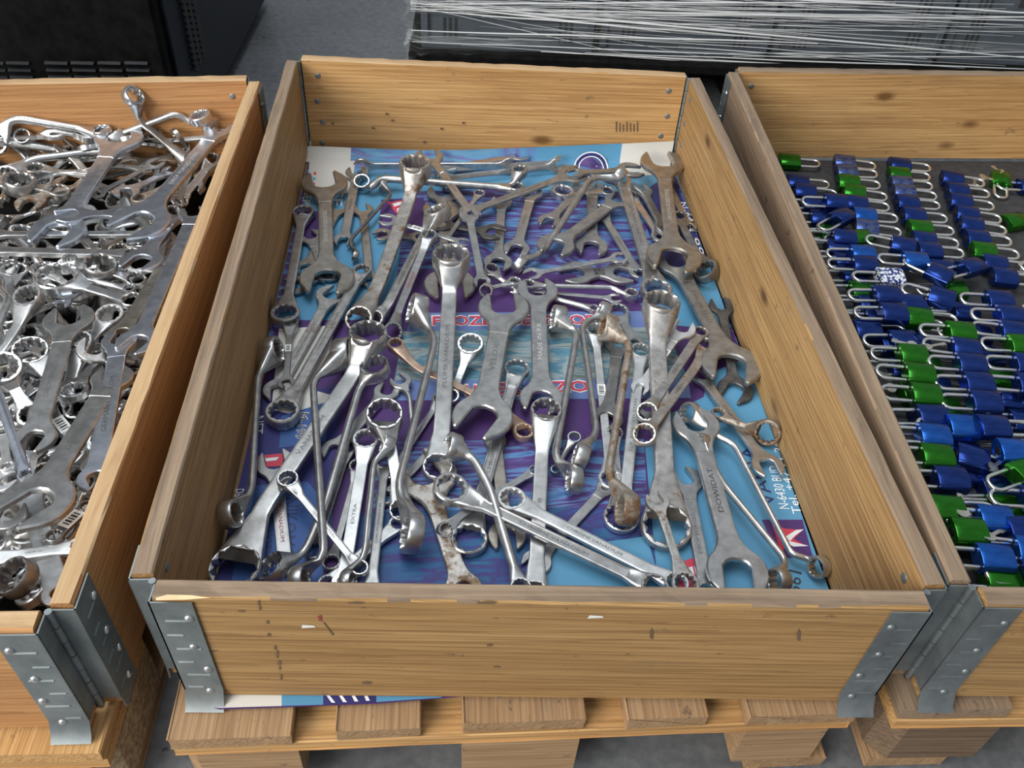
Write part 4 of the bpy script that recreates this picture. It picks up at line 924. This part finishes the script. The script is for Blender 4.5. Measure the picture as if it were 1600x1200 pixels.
H('curved-neck ring wrench with a smooth bright handle', 'RR', [(12, 280, 10), (44, 250, 26), (166, 234, 24)], 40, 28, 13, 'c', r0=40, **BR)
H('ring wrench with a dark toothed mouth in the upper heap', 'RR', [(56, 267, 26), (140, 272, 16)], 32, 26, 12, 's', h0=.9)
H('wide-mouthed ring wrench tilted in the upper heap', 'RR', [(31, 288, 30), (92, 300, 14)], 48, 34, 14, 's', h0=.9)
H('brown rusty open-end wrench lying under the blue-reflecting one', 'OO', [(48, 318, 14), (106, 288, 12)], 46, 46, 18, 'R', a0=30)
H('bent bright ring wrench handle beside the brown rusty one', 'RR', [(70, 288, 12), (84, 272, 20), (146, 270, 18)], 26, 22, 9, 'c', **BR)
H('open-end wrench with a stamped number pointing left', 'OO', [(110, 336, 36), (192, 334, 28)], 50, 38, 16, 'i', txt='FORGED', a0=10)
H('small open-end wrench with a forked jaw in the middle of the back heap', 'OO', [(242, 256, 26), (152, 303, 20)], 30, 26, 9, 's', a0=-5)
H('worn flat wrench with a filled round head', 'RO', [(171, 258, 36), (226, 265, 22)], 26, 24, 10, 'q', wall=.6)
H('polished open jaw curling in front of the lettered wrench', 'OO', [(197, 300, 22), (268, 268, 12)], 40, 30, 13, 'i', a0=50)
H('rust-brown short wrench beside the lettered wrench', 'RR', [(218, 312, 14), (272, 286, 12)], 26, 22, 12, 'R')
H('brown rusty open-end wrench near the collar side at the back', 'OO', [(206, 256, 10), (278, 246, 10)], 34, 34, 14, 'R')
H('bright slim wrench laid across below the square jaw', 'RR', [(-20, 367, 16), (236, 366, 16)], 30, 26, 12, 'c', sec='bar', txt='VANADIUM')
H('long straight bar-handled wrench lying across the heap', 'RR', [(-25, 392, 18), (205, 398, 18)], 36, 30, 15, 's', sec='bar')
H('short polished open-end wrench with its pale jaw facing the camera side', 'OO', [(221, 409, 30), (272, 338, 24)], 66, 40, 22, 'i', a0=-14)
H('long polished open-end wrench leaning along the collar side', 'OO', [(303, 336, 40), (216, 536, 40)], 44, 66, 22, 'i', a0=20, a1=-25)
H('brownish flat open-end wrench beside the long polished one', 'OO', [(268, 400, 22), (192, 522, 26)], 40, 44, 24, 'b', txt='19')
H('small pale open jaw peeping out behind the collar side', 'OO', [(252, 470, 18), (228, 520, 14)], 34, 30, 14, 'i')
H('large bright flat ring wrench with a wide toothed ring', 'RR', [(90, 436, 34), (206, 470, 20)], 68, 34, 16, 'c', wall=.2, h0=.55)
H('tiny ring wrench standing above the wide toothed ring', 'RR', [(110, 407, 34), (120, 434, 24), (202, 452, 16)], 22, 20, 11, 'c', h0=1.2, **BR)
H('thick ring wrench with a deep round mouth below the straight bar', 'RR', [(157, 419, 30), (212, 438, 14)], 50, 32, 16, 's', h0=.9, wall=.2)
H('deep ring wrench with a conical neck at the edge of the heap', 'RR', [(46, 467, 46), (26, 515, 26), (-12, 560, 10)], 44, 30, 16, 's', h0=.95, nk=2.4)
H('long plain open-end wrench with stamped name in the middle of the heap', 'OO', [(108, 500, 40), (54, 686, 30)], 76, 66, 30, 's', txt='CHROM VANADIUM', a0=8, a1=-20, t=.3)
H('white-rimmed ring wrench beside the stamped open-end one', 'RR', [(172, 494, 22), (120, 560, 4)], 44, 34, 16, 'w', wall=.24)
H('blue-reflecting small wrench end behind the wide jaw', 'ON', [(98, 474, 18), (130, 452, 8)], 24, 16, 12, 'i')
H('ring wrench with a bright rim and a round mouth, left of the stamped one', 'RR', [(49, 553, 28), (120, 640, -10)], 54, 40, 18, 'c', h0=.9, wall=.2)
H('big grey ring head at the rim of the heap', 'RR', [(6, 580, 34), (48, 650, 0)], 58, 40, 18, 's', h0=1.0)
H('pitted brown open-end jaw next to the blue-grey shank', 'OO', [(146, 547, 28), (190, 570, 10)], 50, 40, 18, 'q', a0=-60)
H('deep ring wrench behind the pitted brown jaw', 'RR', [(126, 537, 24), (112, 590, 4), (96, 640, -10)], 40, 34, 20, 's', h0=.9, nk=2)
H('long blue-grey open-end wrench with a dark lettered panel', 'OO', [(187, 534, 36), (150, 748, 34)], 54, 56, 29, 'i', txt='GERMANY CHROM', ink='ink', a0=-15, a1=20, t=.3)
H('huge grey open-end wrench with a wide jaw near the front', 'OO', [(176, 592, 34), (56, 786, 44)], 64, 118, 36, 's', txt='CHROM VANADIUM', a1=-34, t=.28)
H('flat grey wrench shank running under the huge jaw to the front', 'OO', [(44, 764, 12), (92, 928, 14)], 60, 50, 34, 's', txt='GERMANY', a0=0, t=.26)
H('bright lettered bar-handled wrench lying across at the front', 'RR', [(-25, 877, 22), (126, 855, 10)], 40, 36, 20, 'w', txt='CHROME VAN', sec='bar')
H('dark thick ring wrench mouth in the front corner of the heap', 'RR', [(26, 903, 30), (-40, 950, 10)], 64, 50, 22, 'd', h0=.9, wall=.2)
H('slim blue-grey wrench handle crossing the stamped jaw', 'RR', [(-14, 586, 40), (42, 744, 26)], 30, 26, 16, 'i', sec='round')
H('tiny white ring wrench beside the huge jaw', 'RR', [(11, 730, 30), (6, 676, 18)], 24, 24, 13, 'w', wall=.3)
H('pale pointed wrench end beside the huge jaw', 'ON', [(8, 752, 26), (-50, 770, 16)], 40, 16, 12, 'w')
H('pointed jaw lying inside the opening of the huge wrench', 'OO', [(14, 806, 20), (-60, 850, 14)], 56, 40, 20, 's', a0=40)
H('dark wrench with a barcode sticker under the stamped open-end one', 'RR', [(78, 642, 12), (118, 690, 0)], 26, 24, 18, 'd', st=.4)
H('dark wrench with a barcode sticker near the collar side at the front', 'RR', [(86, 838, 20), (136, 792, 18)], 28, 26, 20, 'd', st=.55)
H('small pale open-end wrench behind the lettered blue-grey shank', 'OO', [(158, 672, 14), (142, 728, 6)], 34, 30, 15, 'w')
H('shiny ring inside behind the stamped open-end wrench', 'RR', [(116, 612, 6), (150, 560, 0)], 44, 34, 16, 'c')
H('bright bent wrench neck at the outer edge of the heap', 'RR', [(-10, 440, 26), (14, 466, 34), (-10, 530, 24)], 30, 30, 11, 'c', **BR)
H('bright bar wrench between the ring mouths', 'RR', [(12, 648, 6), (60, 602, 6)], 26, 26, 12, 'c', sec='bar')

# ================================================================== PADLOCKS
def lock_meshes():
    n = 8; hw, hl = .0190, .0205
    prof = [(-hw, -.0055), (-hw, .0055)] + [(-hw * math.cos(math.pi * k / n) * .985, .0058 + .0062 * math.sin(math.pi * k / n)) for k in range(n + 1)] + [(hw, .0055), (hw, -.0055)] + [(hw * math.cos(math.pi * k / n) * .985, -.0058 - .0062 * math.sin(math.pi * k / n)) for k in range(n + 1)]
    rows = [[V((x, y * f_, z * f_)) for y, z in prof] for x, f_ in ((-hl, .96), (-hl + .0008, 1), (hl - .0008, 1), (hl, .96))]
    b = MB().grid(rows)
    sh = MB(); pts = []; r0 = .0122; L = .030
    pts += [(hl - .004, -r0, 0), (hl + L * .5, -r0, 0), (hl + L, -r0, 0)]
    pts += [(hl + L + r0 * math.sin(a), -r0 * math.cos(a), 0) for a in [math.pi * k / 8 for k in range(1, 8)]]
    pts += [(hl + L, r0, 0), (hl + L * .5, r0, 0), (hl - .004, r0, 0)]
    sh.tube(pts, .0031, 8)
    cy = MB(); rows = []
    for f_, x in ((1, 0), (1, -.0009), (.9, -.0012)): rows.append([V((-hl + x, math.cos(k * math.pi / 8) * .0062 * f_, math.sin(k * math.pi / 8) * .0062 * f_)) for k in range(16)])
    cy.grid(rows); cy.box((-hl - .0011, 0, 0), (.0006, .0012, .007), 0)
    co = MB()
    for s in (-1, 1): co.tube([(hl - .001, s * r0, 0), (hl + .0012, s * r0, 0)], .0044, 10)
    out = []
    for nm, m_, sm in (('b', b, 40), ('s', sh, 60), ('c', cy, 30), ('k', co, 40)):
        me = bpy.data.meshes.new('padlock_' + nm); me.from_pydata([tuple(v) for v in m_.v], [], m_.f); me.update(); me.shade_smooth(); me.set_sharp_from_angle(angle=rad(sm)); out.append(me)
    return out
LM = lock_meshes()
LM[1].materials.append(MATS['shackle']); LM[2].materials.append(MATS['lock_dark']); LM[3].materials.append(MATS['lock_dark'])
LB = {}
for k, mt in (('b', 'lock_blue'), ('B', 'lock_blue2'), ('s', 'lock_worn'), ('g', 'lock_green'), ('p', 'lock_speckle')):
    me = LM[0].copy(); me.materials.clear(); me.materials.append(MATS[mt]); LB[k] = me
CN = {'b': 'dark blue', 'B': 'bright blue', 's': 'scuffed blue', 'g': 'green', 'p': 'white-speckled blue'}
def padlock(x, y, c, th=4, z=14, tilt=16, where='in the rows of padlocks', label=None, group='padlocks on the dark mat', nose=0, sz=1.03):
    """th: direction of the shackle in the picture, degrees clockwise from right"""
    zz = z / 1000; p = at(x, y, zz); q = at(x + 12 * math.cos(rad(th)), y + 12 * math.sin(rad(th)), zz)
    ex = (q - p).normalized()
    if nose: ex = (ex + V((0, 0, math.tan(rad(nose))))).normalized()
    ny = V((0, 0, 1)).cross(ex).normalized(); ez = ex.cross(ny)
    far = 1 if ny.y > 0 else -1
    R_ = Matrix.Rotation(rad(tilt * .55) * far, 3, ex); ny = R_ @ ny; ez = R_ @ ez
    r = empty('padlock', p); r.matrix_world = Matrix.Translation(p) @ Matrix((ex, ny, ez)).transposed().to_4x4() @ Matrix.Scale(sz, 4)
    side = 'outwards' if abs(th) < 60 else ('towards the wrenches' if abs(abs(th) - 180) < 60 else 'to the front')
    tag(r, label or '%s padlock %s, shackle %s' % (CN[c], where, side), 'padlock', group)
    for nm, me in (('body', LB[c]), ('shackle', LM[1]), ('lock_cylinder', LM[2]), ('shackle_collar', LM[3])):
        o = bpy.data.objects.new(nm, me); COL.objects.link(o); o.parent = r
    return r
def lrow(pts, cols, th, where, z=13, tilt=18, grp=None):
    ORD = ('first', 'second', 'third', 'fourth', 'fifth', 'sixth', 'seventh', 'eighth', 'ninth')
    for i, (x, y) in enumerate(pts):
        c = cols[i % len(cols)]; lb = None if len(pts) == 1 else '%s padlock, %s from the back %s' % (CN[c], ORD[i], where)
        padlock(x, y, c, th + random.uniform(-3, 3), z + random.uniform(-1, 2), tilt + random.uniform(-3, 3), where, group=grp or 'padlocks ' + where, label=lb)
random.seed(5)
def path_pts(p0, p1, n): return [(p0[0] + (p1[0] - p0[0]) * (k / (n - 1)), p0[1] + (p1[1] - p0[1]) * (k / (n - 1))) for k in range(n)]
# lower layer that shows between the upper padlocks
for (p0, p1, n_, cols, th, wh) in (
        ((1270, 320), (1372, 500), 9, 'bbgbbbgb', 182, 'low along the weathered side board'),
        ((1400, 470), (1520, 740), 9, 'bbbgbgbb', 4, 'in the lower layer of the middle row'),
        ((1470, 420), (1600, 660), 8, 'bgbbbgb', 184, 'in the lower layer of the outer row'),
        ((1395, 540), (1478, 730), 6, 'bbgbbB', 182, 'low in the inner row near the front'),
        ((1540, 730), (1600, 860), 5, 'bbgbb', 183, 'in the lower layer at the front')):
    lrow(path_pts(p0, p1, n_), cols, th, wh, 12, 14)
# first row: two by the side board
padlock(1233, 253, 'g', 4, 14, 10, 'alone at the back by the weathered side board')
lrow([(1246, 286), (1257, 300)], 'bb', 4, 'tucked by the side board at the back')
lrow([(1319, 255), (1322, 270), (1325, 286), (1334, 302), (1337, 319), (1350, 338), (1353, 357)], 'ssggbBs', 5, 'in the first back row', 22)
lrow([(1405, 259), (1404, 274), (1407, 288), (1412, 302), (1417, 318), (1427, 338), (1437, 358), (1443, 376), (1451, 393)], 'bgssbbgbb', 5, 'in the second back row', 22)
lrow([(1487, 280), (1495, 299), (1500, 316), (1510, 336), (1517, 353), (1526, 374), (1536, 393), (1553, 413), (1568, 434)], 'bbbbbbgbb', 6, 'in the third back row', 22)
padlock(1563, 282, 'g', 84, 14, 0, 'standing alone with keys at the back', nose=-5)
padlock(1584, 347, 'g', -10, 14, 8, 'alone beside the third back row')
padlock(1606, 292, 'b', 182, 14, 8, 'alone at the outer back')
lrow([(1305, 317)], 'b', 182, 'turned towards the side board at the back', 34)
padlock(1314, 340, 'b', 150, 36, -8, 'lying askew in the first back row')
lrow([(1318, 372)], 'b', 184, 'under the askew one', 26)
padlock(1340, 372, 'g', 176, 20, 8, 'under a loose shackle in the first row')
lrow([(1347, 398), (1350, 415)], 'Bb', 182, 'below the first back row', 32)
lrow([(1410, 385)], 'b', 192, 'turned against the second back row', 36)
padlock(1429, 408, 'B', 184, 38, 8, 'below the second back row')
padlock(1390, 434, 'p', 182, 40, 6, 'in the middle')
padlock(1468, 430, 'b', 205, 42, 10, 'askew in the middle')
padlock(1516, 418, 'b', 164, 40, -6, 'askew by the third back row')
lrow([(1384, 462), (1395, 490)], 'bb', 183, 'in the inner front row', 42)
lrow([(1470, 466)], 'b', 196, 'turned in the middle', 40)
lrow([(1424, 476), (1434, 497)], 'bg', 4, 'in the middle, half covered', 30)
lrow([(1354, 517)], 'b', 3, 'half hidden by the weathered side board', 22)
lrow([(1410, 533)], 'b', 183, 'above the three green ones', 28)
lrow([(1425, 556), (1436, 586), (1445, 618)], 'ggg', 183, 'in the group of three green ones', 40)
lrow([(1500, 520)], 'g', 186, 'at the head of the middle front row', 46)
lrow([(1508, 546), (1516, 570), (1527, 600), (1538, 630)], 'bbbb', 185, 'in the middle front row', 44)
lrow([(1560, 470), (1578, 494), (1583, 519)], 'bbb', 184, 'in the outer front row', 44)
lrow([(1596, 540), (1605, 570), (1610, 602)], 'gbb', 184, 'in the outer front row near the frame', 44)
lrow([(1455, 652)], 'b', 183, 'below the three green ones', 36)
padlock(1458, 682, 'B', 184, 44, 10, 'shining below the three green ones')
padlock(1462, 714, 'g', 184, 44, 12, 'shining near the side board')
padlock(1484, 750, 'b', 183, 42, 12, 'next to the shining green one')
lrow([(1503, 668)], 'B', 184, 'under a loose shackle near the front', 38)
padlock(1518, 716, 'b', 14, 34, 8, 'slanting under a loose shackle near the front')
padlock(1550, 668, 'b', 2, 46, 10, 'with its keyhole end facing the row')
padlock(1582, 706, 'B', 3, 46, 12, 'with its keyhole end facing the row near the front')
padlock(1602, 738, 'g', 160, 44, 4, 'askew near the front')
padlock(1622, 780, 'b', 182, 40, 10, 'at the front outer row')
padlock(1478, 796, 'g', 3, 38, 12, 'half hidden by the side board near the front')
padlock(1512, 832, 'g', 3, 40, 12, 'with keys near the front')
padlock(1553, 812, 'B', 184, 40, 12, 'under two crossed shackles near the front')
padlock(1553, 874, 'B', 184, 42, 12, 'right behind the front board')
padlock(1563, 905, 'g', 184, 30, 8, 'pressed against the front board')
lrow([(1598, 830), (1612, 862), (1622, 900)], 'bBb', 184, 'at the front outside edge', 40)
for i in range(7): padlock(1650 + i * 7, 420 + i * 68, 'bgbb'[i % 4], 184, 30, 14, 'in the outermost row', group='padlocks in the outermost row')
# keys
KEY = MB()
KEY.grid([[V((.0085 * math.cos(k * math.pi / 6), .0085 * math.sin(k * math.pi / 6), z)) for k in range(12)] for z in (-.0008, .0008)])
KEY.box((.019, 0, 0), (.024, .005, .0016), 0); KEY.box((.024, -.003, 0), (.004, .003, .0016), 0); KEY.box((.029, -.003, 0), (.003, .003, .0016), 0)
kme = bpy.data.meshes.new('key'); kme.from_pydata([tuple(v) for v in KEY.v], [], KEY.f); kme.materials.append(MATS['key'])
for (x, y, z, a, w_) in ((1530, 281, 20, 20, 'beside the lone green padlock'), (1524, 290, 20, 70, 'beside the lone green padlock'), (1536, 276, 24, -10, 'beside the lone green padlock'), (1562, 268, 26, 95, 'on the lone green padlock'), (1425, 539, 50, 160, 'by the three green padlocks'), (1448, 542, 50, 10, 'by the three green padlocks'),
        (1505, 800, 48, 80, 'near the front green padlocks'), (1546, 838, 48, 30, 'near the front green padlocks'), (1388, 590, 34, 150, 'by the weathered side board'), (1392, 606, 34, 190, 'by the weathered side board'), (1552, 730, 44, 40, 'near a loose shackle')):
    o = bpy.data.objects.new('key', kme); COL.objects.link(o); o.location = at(x, y, z / 1000); o.rotation_euler = (random.uniform(-.4, .4), random.uniform(-.3, .3), rad(a))
    tag(o, 'small metal key lying ' + w_, 'key', 'loose keys')
